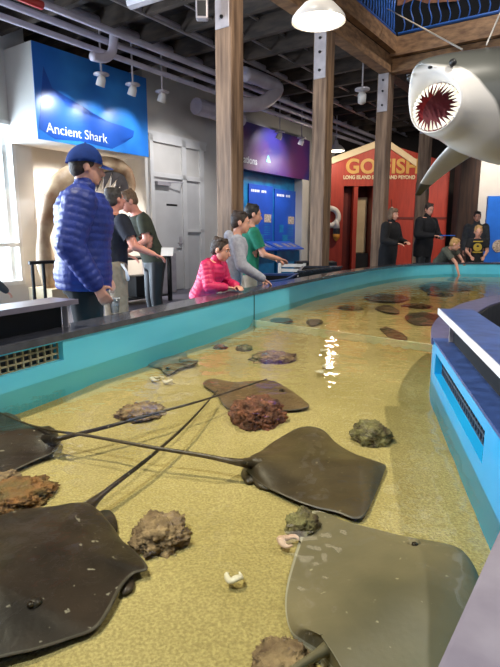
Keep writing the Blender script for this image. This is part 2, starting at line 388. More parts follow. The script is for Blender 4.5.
bm = bm_(); abox(bm, s2+3.0, s2+3.2, TP-1, 9, 4.9, 8.2); struct(obj('wall_mezzanine', bm, m_brick), 'brick wall of the upper floor behind the wavy railing', 'wall')
bm = bm_(); pts = [st(s2+2.4, -5.6, 4.9)]
for i in range(31):
    t = -5.6+i*.38; pts.append(st(s2+2.4, t, 6.42+.18*math.sin(i*.9)+.1*math.sin(i*2.3)))
pts.append(st(s2+2.4, -5.6+30*.38, 4.9))
prism(bm, pts, A*.3); tag(obj('dark_backdrop', bm, m_blacksoft), 'black wavy-topped backdrop on the upper floor behind the railing', 'backdrop')
# ------------------------------------------------------------------ pipes under the ceiling
def pipe(name, px, py, t, r, m, s0, s1, label, cat='pipe', group='ceiling pipes'):
    z = ont(px, py, t).z
    bm = bm_(); tube(bm, [st(s0, t, z), st(s1, t, z)], r, 12); return tag(obj(name, bm, m, smooth=False), label, cat, group), z
pipe('ceiling_duct', 160, 48, -7.3, .10, m_pipe, 1, 18, 'thick pale pipe above the hanging spotlights, behind the thinner pipes')
pipe('ceiling_pipe', 130, 50, -7.0, .05, m_pipe, 1, 18, 'pale pipe running just below the thick pipe over the shark sign')
pipe('ceiling_pipe', 130, 62, -7.15, .045, m_pipe, 1, 18, 'lowest pale pipe running over the shark sign')
pipe('ceiling_pipe', 190, 33, -6.3, .05, m_pipe, 1, 18, 'pale pipe crossing behind the top of the tall post')
pipe('conduit_pipe', 275, 30, -5.3, .022, m_conduit, 1, 18, 'thin conduit nearest the long beam')
pipe('conduit_pipe', 275, 52, -5.6, .02, m_conduit, 1, 18, 'thin conduit second from the long beam')
pipe('conduit_pipe', 275, 75, -6.2, .022, m_conduit, 1, 18, 'thin conduit above the curved duct')
pipe('ceiling_pipe', 275, 97, -6.7, .05, m_pipe, 1, 18, 'pale pipe passing behind the curved duct over the purple header')
pipe('conduit_pipe', 290, 118, -7.2, .02, m_conduit, 9, 18, 'thin conduit over the two spotlights of the purple header')
z = ont(36, 3, -6.0).z
sp_e = sz(ont(42, 3, -6.0))[0]; bm = bm_(); tube(bm, [st(sp_e-.7, -6.0, z), st(sp_e, -6.0, z)], .05, 10); tube(bm, [st(sp_e-.3, -6.0, z), st(sp_e-.3, -6.0, DECK-.3)], .02, 8); o = tag(obj('sprinkler_pipe', bm, m_redpipe), 'bright red sprinkler pipe end near the ceiling over the shark sign', 'pipe')
pts = [ont(x, y, -6.85) for x, y in ((92, 56), (104, 58), (112, 52), (114, 34))]
bm = bm_(); tube(bm, spline(pts, 5), .07, 12); tag(obj('elbow_pipe', bm, m_pipe, smooth=True), 'pale pipe elbow bending up in front of the shark sign', 'pipe', 'ceiling pipes')
pts = [ont(x, y, -6.3) for x, y in ((236, 104), (258, 104), (270, 98), (277, 88), (262, 80), (244, 74))]
bm = bm_(); tube(bm, spline(pts, 6), .14, 14)
tag(obj('curved_duct', bm, m_pipe, smooth=True), 'fat curved duct between the tall post and the second post', 'duct')
bm = bm_(); a0 = ont(196, 106, -7.6); tube(bm, [a0, a0+A*1.6], .17, 16); tag(obj('round_duct', bm, m_pipe), 'short round duct high on the wall beside the tall post', 'duct')
bm = bm_(); a0 = ont(130, 3, -6.0); tube(bm, [a0, a0+B*2.2+A*.2+Z*.05], .09, 8); tag(obj('cross_duct', bm, m_steel), 'pale flat duct crossing under the ceiling boards', 'duct')
# ------------------------------------------------------------------ lights that hang in the place
def hanging_spot(px, py0, py1, t, label, grp):
    top = ont(px, py0, t); bot = ont(px, py1, t); bot = V((top.x, top.y, bot.z))
    r = empty('hanging_spotlight', bot, label, 'spotlight', grp)
    bm = bm_(); tube(bm, [bot+Z*.1, V((top.x, top.y, DECK-.3))], .016, 8); obj('stem', bm, m_steel, r)
    bm = bm_(); lathe(bm, [(.02, .13), (.12, .11), (.13, .09), (.02, .07)], bot, None, 14); obj('canopy', bm, m_steel, r, smooth=True)
    d = (-B*.5 - Z).normalized()
    bm = bm_(); lathe(bm, [(.045, -.06), (.07, 0), (.075, .1)], bot+Z*.02, d, 14, cap1=False); obj('head', bm, m_lampw, r, smooth=True)
    bm = bm_(); lathe(bm, [(.066, .085), (.066, .095)], bot+Z*.02, d, 14); obj('lens', bm, m_glow2, r)
    return bot
hb = []
for (x, a, b, l) in ((99, 28, 80, 'spotlight on a stem before the shark sign, nearest the window'), (131, 40, 90, 'middle spotlight of the three before the shark sign'), (161, 50, 97, 'spotlight on a stem beside the tall post, past the shark sign')):
    hb.append(hanging_spot(x, a, b, -7.15, l, 'spotlights before the shark sign'))
for (x, a, b, l) in ((280, 104, 136, 'spotlight before the purple header, nearer the tall post'), (302, 116, 142, 'spotlight before the purple header, nearer the second post')):
    hanging_spot(x, a, b, -7.3, l, 'spotlights before the purple header')
def dome_lamp(c, R_, label, zt):
    r = empty('dome_lamp', c, label, 'lamp', 'white dome lamps')
    bm = bm_(); prof = [(R_, 0), (R_*.99, .03), (R_*.86, .09*R_/.3), (R_*.6, .17*R_/.3), (R_*.28, .22*R_/.3), (R_*.2, .3*R_/.3), (R_*.18, .36*R_/.3)]
    lathe(bm, prof, c, None, 32, cap0=False); obj('lamp_shade', bm, m_lampw, r, smooth=True)
    bm = bm_(); lathe(bm, [(.01, -.035*R_/.3), (R_*.5, -.03*R_/.3), (R_*.82, -.012), (R_*.95, .012)], c, None, 32, cap0=True, cap1=True); obj('lamp_diffuser', bm, m_glow, r, smooth=True)
    bm = bm_(); tube(bm, [c+Z*.34*R_/.3, V((c.x, c.y, zt))], .018, 8); obj('stem', bm, m_steel, r)
LAMP = ony(318.5, 22, 5.2); dome_lamp(LAMP, .245, 'white enamel dome lamp hanging close to the second post', 8.2)
L2 = ony(336, 151, 15.2); dome_lamp(L2, .24, 'small white dome lamp glowing at the roof edge of the red shack', DECK-.3)
c = ony(362, 96, 10.5); r = empty('jar_light', c, 'small white jar-shaped light under the joists near the corner post', 'lamp')
bm = bm_(); lathe(bm, [(.03, -.15), (.075, -.12), (.08, .02), (.05, .07)], c, None, 14); obj('globe', bm, m_lampw, r, smooth=True)
bm = bm_(); lathe(bm, [(.05, .07), (.14, .1), (.14, .13), (.03, .15)], c, None, 14); obj('canopy', bm, m_steel, r, smooth=True)
bm = bm_(); tube(bm, [c+Z*.14, V((c.x, c.y, DECK-.25))], .015, 8); obj('stem', bm, m_steel, r)
c = ony(202, 9, 6.6); r = empty('floodlight', c, 'small black and white floodlight beside the top of the tall post', 'lamp')
bm = bm_(); box(bm, c, X*.07, Y_*.05, Z*.12); bev(bm, .02); obj('housing', bm, m_steel, r)
bm = bm_(); box(bm, c-Y_*.052-Z*.01, X*.05, Y_*.006, Z*.08); obj('glass', bm, m_black, r)
bm = bm_(); tube(bm, [c+Z*.1, V((c.x, c.y, DECK))], .02, 8); obj('stem', bm, m_steel, r)
# ================================================================== SIGNS AND EXHIBITS ON THE WALL
a0 = ont(33, 43, -8.0); a1 = ont(37, 139, -8.0); a2 = ont(146, 77, -8.0)
S0, S1, Z0, Z1 = 5.36, 7.85, 2.78, 4.27
r = empty('shark_sign', st(S0, -8.0, Z0), 'big blue box sign with white shark lettering over the alcove', 'sign')
bm = bm_(); abox(bm, S0, S1, -8.8, -8.012, Z0, Z1); obj('sign_box', bm, m_wall, r)
m_sea = mat('sea_print', '#3a90dc', '#2470c8', 1.3, .3, detail=2)
bm = bm_(); abox(bm, S0, S1, -8.011, -8.0, Z0, Z1); obj('sign_face', bm, m_sea, r)
m_sil = mat('shark_print', '#2058b4', None, 2, .3)
sil = [(37, 128), (43, 66), (52, 88), (66, 106), (86, 115), (105, 121), (122, 126), (134, 131), (133, 137), (121, 140), (124, 143), (112, 149), (80, 141), (55, 139)]
pts = []
for x, y in sil:
    q = ont(x, y, -8.0); pts.append(st(min(max(sz(q)[0], S0+.03), S1-.03), -7.999, max(q.z, Z0+.02)))
bm = bm_(); prism(bm, pts, B*.004); obj('shark_silhouette', bm, m_sil, r)
q0 = ont(46, 132, -8.0); q1 = ont(105, 141, -8.0)
text('lettering', 'Ancient Shark', .225, st(sz(q0)[0], -7.992, q0.z), A, Z, m_white, r, .003)
# purple header over the exhibit boards
h0, h1, hz0, hz1 = 10.6, 14.4, 2.86, 4.0
r = empty('purple_header', st(h0, -7.9, hz0), 'dark purple box header with white lettering over the exhibit boards', 'sign')
m_purple = mat('purple_print', '#5b2b62', '#2f2a6c', .8, .35, detail=2, pos=(.4, .6))
bm = bm_(); abox(bm, h0, h1, TD, -7.9, hz0, hz1); obj('sign_box', bm, m_purple, r)
q = ont(257, 165, -7.9)
text('lettering', 'Adaptations', .25, st(sz(q)[0], -7.893, q.z), A, Z, m_white, r, .003, align='RIGHT', bold=.004)
q = ont(268, 159, -7.9); bm = bm_(); prism(bm, [st(sz(q)[0]-.1, -7.895, q.z-.08), st(sz(q)[0]+.12, -7.895, q.z-.08), st(sz(q)[0], -7.895, q.z+.1)], B*.004); obj('triangle_mark', bm, m_teal, r)
# exhibit boards
bm = bm_(); e0 = 10.6; e1 = 14.0
abox(bm, e0, e1, TD, TD+.03, .1, hz0); 
bd = obj('exhibit_board', bm, m_panel2); tag(bd, 'tall turquoise backing board under the purple header', 'board')
def board(x0, x1, y0, label, head):
    t = TD+.07; s0 = sz(ont(x0, 200, t))[0]; s1 = sz(ont(x1, 200, t))[0]; zt = ont((x0+x1)/2, y0, t).z
    r = empty('text_panel', st(s0, t, .5), label, 'panel', 'blue text panels')
    bm = bm_(); abox(bm, s0, s1, TD+.03, t, .75, zt); bev(bm, .006, 1); obj('board', bm, m_panel, r)
    bm = bm_(); w = s1-s0
    for i in range(9):
        if i in (5,): continue
        z = zt-.17; abox(bm, s0+.1+w*.07*i, s0+.1+w*.07*(i+.72), t, t+.003, z-.03, z+.035)
    obj('heading', bm, m_white, r)
    for (u, v, ww, hh) in ((.62, .42, .3, .22), (.2, .56, .2, .22), (.35, .72, .25, .3)):
        bm = bm_(); abox(bm, s0+w*u, s0+w*(u+ww), t, t+.004, zt-(zt-.75)*v-hh, zt-(zt-.75)*v); obj('printed_photo', bm, m_photo if u > .5 else m_panel2, r)
    for v in (.5, .62, .8):
        bm = bm_()
        for j in range(4): abox(bm, s0+w*.6, s0+w*.88, t, t+.002, zt-(zt-.75)*v-.06*j-.02, zt-(zt-.75)*v-.06*j); 
        obj('text_block', bm, m_panel2, r)
board(249, 273, 185, 'blue text panel nearer the tall post', 0)
board(275, 296, 190, 'blue text panel nearer the white return wall', 0)
bm = bm_(); abox(bm, 14.0, 14.4, TD, -7.9, 0, hz0); tag(obj('return_wall', bm, m_wall), 'pale upright return at the end of the exhibit boards', 'wall panel')
# slanted reading desks
def desk(x0, x1, label):
    t0, t1 = TD+.75, TD+.25
    s0 = sz(ont(x0, 247, t0))[0]; s1 = sz(ont(x1, 247, t0))[0]; zf, zb = .86, 1.06
    r = empty('reading_desk', st((s0+s1)/2, t0, 0), label, 'desk', 'slanted reading desks')
    bm = bm_(); prism(bm, [st(s0, t0, zf), st(s0, t1, zb), st(s0, t1, zb-.03), st(s0, t0, zf-.03)], A*(s1-s0)); obj('top', bm, m_panel, r)
    bm = bm_(); abox(bm, s0+.04, s1-.04, t1, t0-.12, 0, zf-.05); obj('base', bm, m_panel2, r)
    for u in (.2, .55, .8):
        bm = bm_(); n = (B*(-(zb-zf))+Z*(-(t0-t1)))
        q0_ = st(s0+(s1-s0)*(u-.07), t0-.12, zf+.05); q1_ = st(s0+(s1-s0)*(u+.08), t0-.36, zf+.148)
        bm.faces.new([bm.verts.new(v) for v in (q0_, st(q1_.dot(A), t0-.12, zf+.052), q1_, st(q0_.dot(A), t0-.36, zf+.148))])
        bmesh.ops.solidify(bm, geom=bm.faces[:], thickness=.004); obj('printed_photo', bm, m_photo, r)
desk(256, 279, 'slanted blue reading desk nearer the boys'); desk(280, 304, 'slanted blue reading desk nearer the second post')
for (x, y, Y, sx, l) in ((237, 193, 6.62, 1, 'small blue notice on the tall post'), (0, 0, 0, 0, '')):
    if not sx: continue
    p = V((posts[0][1], posts[0][0], 0)); s, t = p.dot(A), p.dot(B); z = ony(237, 193, 6.6).z
    r = empty('post_notice', st(s-.106, t, z), l, 'notice'); bm = bm_(); abox(bm, s-.112, s-.106, t-.07, t+.09, z-.1, z+.08); obj('board', bm, m_panel, r)
    bm = bm_(); abox(bm, s-.115, s-.112, t-.04, t+.06, z-.06, z-.04); abox(bm, s-.115, s-.112, t-.04, t+.06, z-.02, z); abox(bm, s-.115, s-.112, t-.02, t+.02, z+.03, z+.06); obj('print', bm, m_white, r)
p = V((posts[1][1], posts[1][0], 0)); s, t = p.dot(A), p.dot(B); z = ony(327, 202, 8.8).z
r = empty('post_notice', st(s, t+.106, z), 'small blue notice on the post before the red shack', 'notice'); bm = bm_(); abox(bm, s-.09, s+.06, t+.106, t+.112, z-.14, z+.12); obj('board', bm, m_panel, r)
bm = bm_(); abox(bm, s-.07, s+.04, t+.112, t+.115, z-.05, z+.05); obj('print', bm, m_white, r)
# ================================================================== FOSSIL JAW IN THE ALCOVE
TJ = -8.3
r = empty('fossil_jaw', st(6.2, TJ, 0), 'giant open fossil shark jaw on its stand behind the man in blue', 'jaw display')
path = [(52, 300), (46, 262), (44, 236), (50, 208), (60, 186), (76, 172), (96, 166), (113, 165), (125, 172), (130, 185), (129, 200)]
rad = [.1, .22, .15, .2, .26, .2, .17, .16, .14, .12, .07]
P3 = [ont(x, y, TJ) for x, y in path]; SP3 = spline(P3, 5); RR = []
for i in range(len(SP3)):
    u = i/5; a = int(min(u, len(rad)-2)); RR.append(rad[a]+(rad[a+1]-rad[a])*(u-a))
bm = bm_(); tube(bm, SP3, RR, 16, flat=.7)
for v in bm.verts: v.co += N.noise_vector(v.co*5)*.02
obj('jaw_arch', bm, m_bone, r, smooth=True)
cen = ont(92, 225, TJ)
m_cl = mat('pale_bone', '#e2cfae', '#cdb48c', 4, .5)
for i in range(13, len(SP3)-2, 3):
    p = SP3[i]; d = (cen-p).normalized(); tg = (SP3[i+1]-SP3[i-1]).normalized()
    for row in (0,):
        L_ = .40+.05*math.sin(i); b = p+d*RR[i]*.7
        bm = bm_(); prism(bm, [b-tg*.10, b+tg*.10, b+d*L_*.6+tg*.05, b+d*L_, b+d*L_*.6-tg*.05], B*.03); obj('tooth', bm, m_tooth, r)
bm = bm_(); abox(bm, sz(ont(40, 290, TJ))[0], sz(ont(132, 290, TJ))[0], TJ-.35, TJ+.35, 0, .3); obj('plinth', bm, m_cl, r)
# black guard rail before it
tg_ = -7.6
r = empty('guard_rail', ont(40, 300, tg_), 'low black metal guard rail before the fossil jaw', 'railing')
ra, rb = ont(29, 263, tg_), ont(140, 262, tg_); rb.z = ra.z
bm = bm_(); tube(bm, [ra, rb], .03, 8); obj('rail', bm, m_black, r)
for x in (32, 43, 75, 118):
    q = ont(x, 263, tg_); bm = bm_(); tube(bm, [V((q.x, q.y, 0)), V((q.x, q.y, ra.z))], .028, 8); obj('upright', bm, m_black, r)
# black demonstration table with its shelf
tp = ont(169, 256, -6.9); s1 = sz(tp)[0]; zt = tp.z
r = empty('side_table', st(s1-.6, -7.0, 0), 'black metal-framed side table near the cream door', 'table')
bm = bm_(); abox(bm, s1-1.3, s1+.03, -7.5, -6.87, zt-.04, zt); bev(bm, .008, 1); obj('tabletop', bm, m_black, r)
for a in (s1-1.27, s1):
    for b in (-7.46, -6.9):
        bm = bm_(); abox(bm, a-.03, a+.03, b-.03, b+.03, 0, zt-.04); obj('leg', bm, m_black, r)
bm = bm_(); abox(bm, s1-1.25, s1-.03, -7.45, -6.9, .1, .13); obj('shelf', bm, m_black, r)
bm = bm_(); abox(bm, s1-.75, s1-.3, -7.35, -7.0, .13, .5); bev(bm, .01, 1); r = obj('storage_box', bm, m_black); tag(r, 'black box on the low shelf of the side table', 'box')
bm = bm_(); q = ont(157, 276, -8.0); abox(bm, sz(q)[0]-.3, sz(q)[0]+.45, -8.14, -7.85, 0, .85); bev(bm, .02); tag(obj('grey_case', bm, m_steel), 'pale grey case against the cream door behind the side table', 'case')
# ================================================================== RED SHACK
YF = 16.0
def fx(x): return ony(x, 215, YF).x
def fz(y): return ony(385, y, YF).z
r = empty('red_shack', (4.2, YF, 0), 'red board shack with gold lettering and a white-trimmed gable roof', 'shack')
xl, xr, xm = fx(329), fx(447), fx(381); ze, zp = fz(163), fz(143)
dx0, dx1 = fx(343), fx(372); dzt = fz(186)
bm = bm_()
def panel(pts): prism(bm, [V((x, YF, z)) for x, z in pts], Y_*.12)
panel([(xl, 0), (dx0, 0), (dx0, dzt), (xl, dzt)]); panel([(dx1, 0), (xr, 0), (xr, dzt), (dx1, dzt)]); panel([(xl, dzt), (xr, dzt), (xr, ze), (xm, zp), (xl, ze)])
obj('facade', bm, m_red, r)
for a, b in (((xl-.15, ze-.05), (xm, zp)), ((xm, zp), (xr+.15, ze-.05))):
    bm = bm_(); prism(bm, [V((a[0], YF-.06, a[1]-.05)), V((b[0], YF-.06, b[1]-.05)), V((b[0], YF-.06, b[1]+.14)), V((a[0], YF-.06, a[1]+.14))], Y_*.1); obj('roof_trim', bm, m_cream, r)
bm = bm_(); wbox(bm, dx0-.1, dx1+.1, YF+1.0, YF+1.1, 0, 3); wbox(bm, dx0-.1, dx0, YF+.12, YF+1, 0, dzt+.2); wbox(bm, dx1, dx1+.1, YF+.12, YF+1, 0, dzt+.2); obj('inner_wall', bm, m_redd, r)
bm = bm_(); wbox(bm, dx0+.03, fx(352), YF+.3, YF+.36, 0, dzt-.06); obj('open_door', bm, m_redd, r)
bm = bm_(); wbox(bm, fx(353), fx(357), YF-.03, YF+.3, 0, dzt-.02); obj('door_post', bm, m_red, r)
bm = bm_(); wbox(bm, fx(358.5), fx(371), YF+.6, YF+.64, .7, fz(196)); obj('lit_panel', bm, m_cream, r)
bm = bm_(); wbox(bm, fx(358), fx(372), YF+.3, YF+.58, 0, .68); obj('counter', bm, m_black, r)
for (x0, x1) in ((385, 387), (414, 416)):
    bm = bm_(); wbox(bm, fx(x0), fx(x0)+.05, YF-.02, YF, 0, fz(183)); obj('board_strip', bm, m_redd, r)
bm = bm_(); wbox(bm, fx(384), xr, YF-.025, YF, fz(219), fz(217)); obj('dado_strip', bm, m_redd, r)
bm = bm_(); wbox(bm, fx(376), fx(382), YF-.02, YF, fz(230), fz(222)); obj('switch_plate', bm, m_cream, r)
q = ony(344.5, 173, YF)
sz_ = (fz(159)-fz(173))/.70
text('lettering', 'GO FISH!', sz_, (fx(344), YF-.012, fz(173)), X, Z, m_gold, r, .01, bold=.018, spacing=1.03)
t2 = text('lettering', 'LONG ISLAND SOUND AND BEYOND', .145, (fx(342), YF-.012, fz(179)), X, Z, m_cream, r, .008, bold=.006)
for t_, x1 in ((r.children[-2], 413), (t2, 413)):       # fit the printed width
    me = t_.data; xs = [v.co.x for v in me.vertices]; a, b = min(xs), max(xs); k = (fx(x1)-a)/(b-a)
    for v in me.vertices: v.co.x = a+(v.co.x-a)*k
# life ring and buoys on the shack
c = ony(330, 217, YF-.12); r = empty('life_ring', c, 'white life ring hung on the red shack behind the second post', 'life ring')
bm = bm_(); lathe(bm, [(.25+.08*math.cos(a*math.pi/6), .08*math.sin(a*math.pi/6)) for a in range(13)], c, (0, -1, 0), 28, cap0=False, cap1=False); obj('ring', bm, m_ringw, r, smooth=True)
def buoy(x, y, label):
    c = ony(x, y, YF-.14); r = empty('lobster_buoy', c, label, 'buoy', 'lobster buoys on the red shack')
    bm = bm_(); lathe(bm, [(.02, .32), (.07, .26), (.1, .05)], c, None, 12); obj('white_cone', bm, m_ringw, r, smooth=True)
    bm = bm_(); lathe(bm, [(.1, .05), (.105, -.12)], c, None, 12); obj('dark_band', bm, m_black, r)
    bm = bm_(); lathe(bm, [(.105, -.12), (.1, -.22), (.05, -.3), (.02, -.33)], c, None, 12); obj('yellow_end', bm, m_orange, r, smooth=True)
    bm = bm_(); tube(bm, [c+Z*.3, c+Z*.55+Y_*.12], .008, 6); obj('rope', bm, m_black, r)
buoy(336.5, 230, 'white, black and yellow buoy hung near the life ring'); buoy(391.5, 218, 'white buoy hung on the red boards beside the corner post')
# dark low enclosure and slatted bench behind the tank
def trough(pts, label, mr, zt):
    r = empty('exhibit_trough', pts[0], label, 'enclosure', 'low dark enclosures')
    k = len(pts); c = sum(pts, V())/k
    ins = [p+(c-p)*.16 for p in pts]
    bm = bm_()
    for i in range(k):
        j = (i+1) % k
        a, b, d, e = [V((q.x, q.y, zt)) for q in (pts[i], pts[j], ins[j], ins[i])]; prism(bm, [a, b, d, e], Z*.03)
    obj('rim', bm, mr, r)
    bm = bm_()
    for i in range(k):
        j = (i+1) % k; f = bm.faces.new([bm.verts.new(V((q.x, q.y, z))) for q, z in ((pts[i]+(c-pts[i])*.05, 0), (pts[j]+(c-pts[j])*.05, 0), (pts[j]+(c-pts[j])*.05, zt), (pts[i]+(c-pts[i])*.05, zt))])
        f = bm.faces.new([bm.verts.new(V((q.x, q.y, z))) for q, z in ((ins[i], .1), (ins[j], .1), (ins[j], zt), (ins[i], zt))])
    obj('side_wall', bm, m_black, r)
    bm = bm_(); prism(bm, [V((q.x, q.y, .08)) for q in ins], Z*.04); obj('bottom', bm, m_black, r)
trough([V((.2, 6.5, 0)), V((.5, 6.95, 0)), V((.74, 8.0, 0)), V((.10, 8.0, 0))], 'low dark navy enclosure just past the boys at the tank', m_rimblue, .62)
trough([V((.66, 7.3, 0)), V((1.5, 8.5, 0)), V((1.35, 8.6, 0)), V((.85, 8.58, 0))], 'low dark enclosure before the foot of the second post', m_rim, .70)
YB = 8.85; c = ony(292, 268, YB); r = empty('slatted_bench', (c.x, YB, 0), 'white slatted bench back showing over the dark enclosure', 'bench')
e = (X*.94-Y_*.2).normalized(); dY = Z.cross(e)
for sgn in (-1, 1):
    bm = bm_(); box(bm, V((c.x, YB, .38))+e*.21*sgn, e*.025, dY*.025, Z*.38); obj('post', bm, m_bench, r)
for z in (.48, .56, .64, .72):
    bm = bm_(); box(bm, V((c.x, YB, z)), e*.21, dY*.012, Z*.026); obj('slat', bm, m_bench, r)
bm = bm_(); box(bm, V((c.x, YB, .36))+dY*.2, e*.24, dY*.2, Z*.02); obj('seat', bm, m_bench, r)
for sgn in (-1, 1):
    bm = bm_(); box(bm, V((c.x, YB, .17))+e*.21*sgn+dY*.38, e*.025, dY*.025, Z*.17); obj('leg', bm, m_bench, r)
c = ony(314, 268, 12.5); bm = bm_(); wbox(bm, c.x-.45, c.x+.5, 12.2, 12.8, 0, .62); bev(bm, .02); tag(obj('black_chest', bm, m_black), 'low black chest under the end of the reading desks', 'chest')
# ================================================================== TOUCH TANK
ZR, ZW, ZS, ZF = .70, .475, .36, .415
left = [V((-2.88, -1.2, 0)), V((-1.98, .68, 0)), V((.038, 4.895, 0))]
far = spline([V((-1.169, 2.377, 0)), V((.038, 4.895, 0)), V((.80, 6.4, 0)), V((1.45, 7.55, 0)), V((2.36, 8.95, 0)), V((3.2, 9.88, 0)), V((4.1, 10.27, 0)), V((5.2, 10.1, 0)), V((6.4, 9.3, 0)), V((7.2, 8, 0)), V((6.6, 6.8, 0))], 6)[6:]
isl = spline([V((6.6, 6.8, 0)), V((4.2, 6.0, 0)), V((2.9, 5.15, 0)), V((2.2, 4.557, 0)), V((1.894, 4.262, 0)), V((1.579, 3.883, 0)), V((1.268, 3.379, 0)), V((1.06, 2.95, 0)), V((.938, 2.6, 0))], 4)[1:]
CR = V((.61, 1.05, 0)); near = [CR, V((.241, .541, 0)), V((-.146, 0, 0)), V((-1.0, -1.2, 0))]
outer = left[:2] + far            # viewer-side-of-the-room boundary, runs away from the camera
right = isl + near
loop = outer + right
tank = empty('touch_tank', (.3, 3.5, 0), 'long turquoise touch tank with a navy rim, full of rays', 'touch tank')
def norms(P, side):               # unit normals in plan
    out = []
    for i in range(len(P)):
        d = (P[min(i+1, len(P)-1)]-P[max(i-1, 0)]).normalized(); out.append(V((-d.y, d.x, 0))*side)
    return out
def ribbon(bm, P, Nn, off0, off1, z0, z1, mi=0):
    """Solid strip along P between two offsets and two heights."""
    L = []
    for p, n in zip(P, Nn):
        L.append([bm.verts.new(V(((p+n*o).x, (p+n*o).y, z))) for o, z in ((off0, z0), (off0, z1), (off1, z1), (off1, z0))])
    for a, b in zip(L, L[1:]):
        for k in range(4):
            f = bm.faces.new((a[k], b[k], b[(k+1) % 4], a[(k+1) % 4])); f.material_index = mi
    bm.faces.new(L[0]); bm.faces.new(L[-1][::-1])
# --- outer wall (turquoise), with a vent hole near the camera
vA, vB = V((-1.52, 1.64, 0)), V((-.962, 2.80, 0))
dirL = (left[2]-left[1]).normalized(); vA = left[1]+dirL*((vA-left[1]).dot(dirL)); vB = left[1]+dirL*((V((-.964, 2.706, 0))-left[1]).dot(dirL))
nL = V((-dirL.y, dirL.x, 0))
bm = bm_()
ribbon(bm, [left[0], left[1], vA], [nL]*3, 0, .1, .0, ZR-.035)
ribbon(bm, [vA, vB], [nL]*2, 0, .1, .0, .555); ribbon(bm, [vA, vB], [nL]*2, 0, .1, .655, ZR-.035)
PP = [vB]+far; ribbon(bm, PP, [nL]+norms(far, 1), 0, .1, 0, ZR-.035)
obj('outer_wall', bm, m_teal, tank, smooth=False)
bm = bm_(); P = outer; nn = norms(P, 1); ribbon(bm, P, nn, -.012, .21, ZR-.035, ZR); obj('outer_rim', bm, m_rim, tank)
sj = left[2]; bm = bm_(); box(bm, sj-nL*.002+Z*.52, dirL*.006, nL*.004, Z*.15); obj('wall_seam', bm, m_seam, tank)
def grille(a, b, n, z0, z1, cols, mbar):
    d = (b-a).normalized(); ln = (b-a).length
    bm = bm_(); box(bm, (a+b)/2+n*.075+Z*(z0+z1)/2, d*(ln/2), n*.004, Z*((z1-z0)/2)); bk = obj('vent_recess', bm, m_black, tank)
    bm = bm_()
    for i in range(cols+1): box(bm, a+d*(ln*i/cols)+n*.04+Z*(z0+z1)/2, d*.004, n*.006, Z*((z1-z0)/2))
    for j in range(4): box(bm, (a+b)/2+n*.04+Z*(z0+(z1-z0)*j/3), d*(ln/2), n*.006, Z*.004)
    obj('vent_grille', bm, mbar, tank)
grille(vA, vB, nL, .555, .655, 26, m_grille)
# --- island wall (cyan) with its vent, plus the near rim
dI = (CR-isl[-1]).normalized(); nI = V((-dI.y, dI.x, 0)); 
if nI.x < 0: nI = -nI
uA = isl[-1]+dI*.09; uB = isl[-1]+dI*1.16
bm = bm_()
nis = norms(isl, 1); 
if nis[-1].x < 0 or nis[-1].dot(nI) < 0: nis = [-q for q in nis]
nis = nis[:-1]+[nI]
ribbon(bm, isl, nis, 0, .06, 0, ZR-.035); ribbon(bm, [isl[-1], uA], [nI]*2, 0, .08, 0, ZR-.012)
ribbon(bm, [uA, uB], [nI]*2, 0, .08, 0, .535); ribbon(bm, [uA, uB], [nI]*2, 0, .08, .64, ZR-.012)
ribbon(bm, [uB, CR], [nI]*2, 0, .08, 0, ZR-.012)
dN = (near[1]-near[0]).normalized(); nN = V((-dN.y, dN.x, 0)); nN = nN if nN.x > 0 else -nN
ribbon(bm, near, [nN]*4, 0, .1, 0, ZR-.035)
obj('inner_wall', bm, m_cyan, tank)
grille(uA, uB, nI, .535, .64, 26, m_darkgrille)
bm = bm_(); ribbon(bm, [isl[-1], isl[-1]+dI*1.75], [nI]*2, -.006, .125, ZR-.012, ZR); obj('inner_rim', bm, m_rimblue, tank)
bm = bm_(); ribbon(bm, isl, nis, -.012, .18, ZR-.035, ZR); obj('island_rim', bm, m_rimlav, tank)
bm = bm_(); ribbon(bm, isl, nis, .18, .2, 0, ZR-.01); ribbon(bm, [isl[-1], isl[-1]+dI*1.75], [nI]*2, .125, .15, 0, ZR-.01)
wp = [p+n*.19 for p, n in zip(isl, nis)]+[isl[-1]+nI*.13, isl[-1]+dI*1.75+nI*.13, isl[-1]+dI*1.75+nI*2.5, V((6.6, 5.0, 0))]
prism(bm, [V((p.x, p.y, .40)) for p in wp], Z*.02); obj('island_well', bm, m_black, tank)
bm = bm_(); ribbon(bm, [near[0]+dN*-.25]+near[1:], [nN]*4, -.012, .62, ZR-.03, ZR+.006); bmesh.ops.bevel(bm, geom=bm.edges[:], offset=.006, segments=2, affect='EDGES'); obj('near_rim', bm, m_rimgrey, tank)
# raised covers over the vents
def hood(a, b, n, o0, o1, name, ml, z=.86):
    d = (b-a).normalized(); ln = (b-a).length
    r = empty(name[0], a, name[1], 'cover', 'raised lids on the tank rim')
    bm = bm_(); ribbon(bm, [a, b], [n]*2, o0, o1, z-.025, z); lid = obj('lid', bm, ml, r)
    bm = bm_(); ribbon(bm, [a, b], [n]*2, o0-.006, o0, z-.027, z+.001); obj('front_edge', bm, m_edge if name[2] else m_lid, lid)
    bm = bm_(); ribbon(bm, [a-d*-.03, b-d*.03], [n]*2, o0+(.07 if name[2] else .10), o1-.01, ZR+.001, z-.026); obj('box', bm, m_blacksoft, r)
    for q in (a+d*.03, b-d*.03):
        bm = bm_(); box(bm, q+n*(o0+.07)+Z*((ZR+z-.026)/2+.001), d*.004, n*.02, Z*((z-.026-ZR)/2)); obj('strut', bm, m_steel, r)
hood(vA-dirL*.4, left[1]+dirL*((V((-.983, 2.925, 0))-left[1]).dot(dirL)), nL, .06, .26, ('vent_cover', 'grey-topped black raised cover on the rim beside the man in blue', False), m_lid)
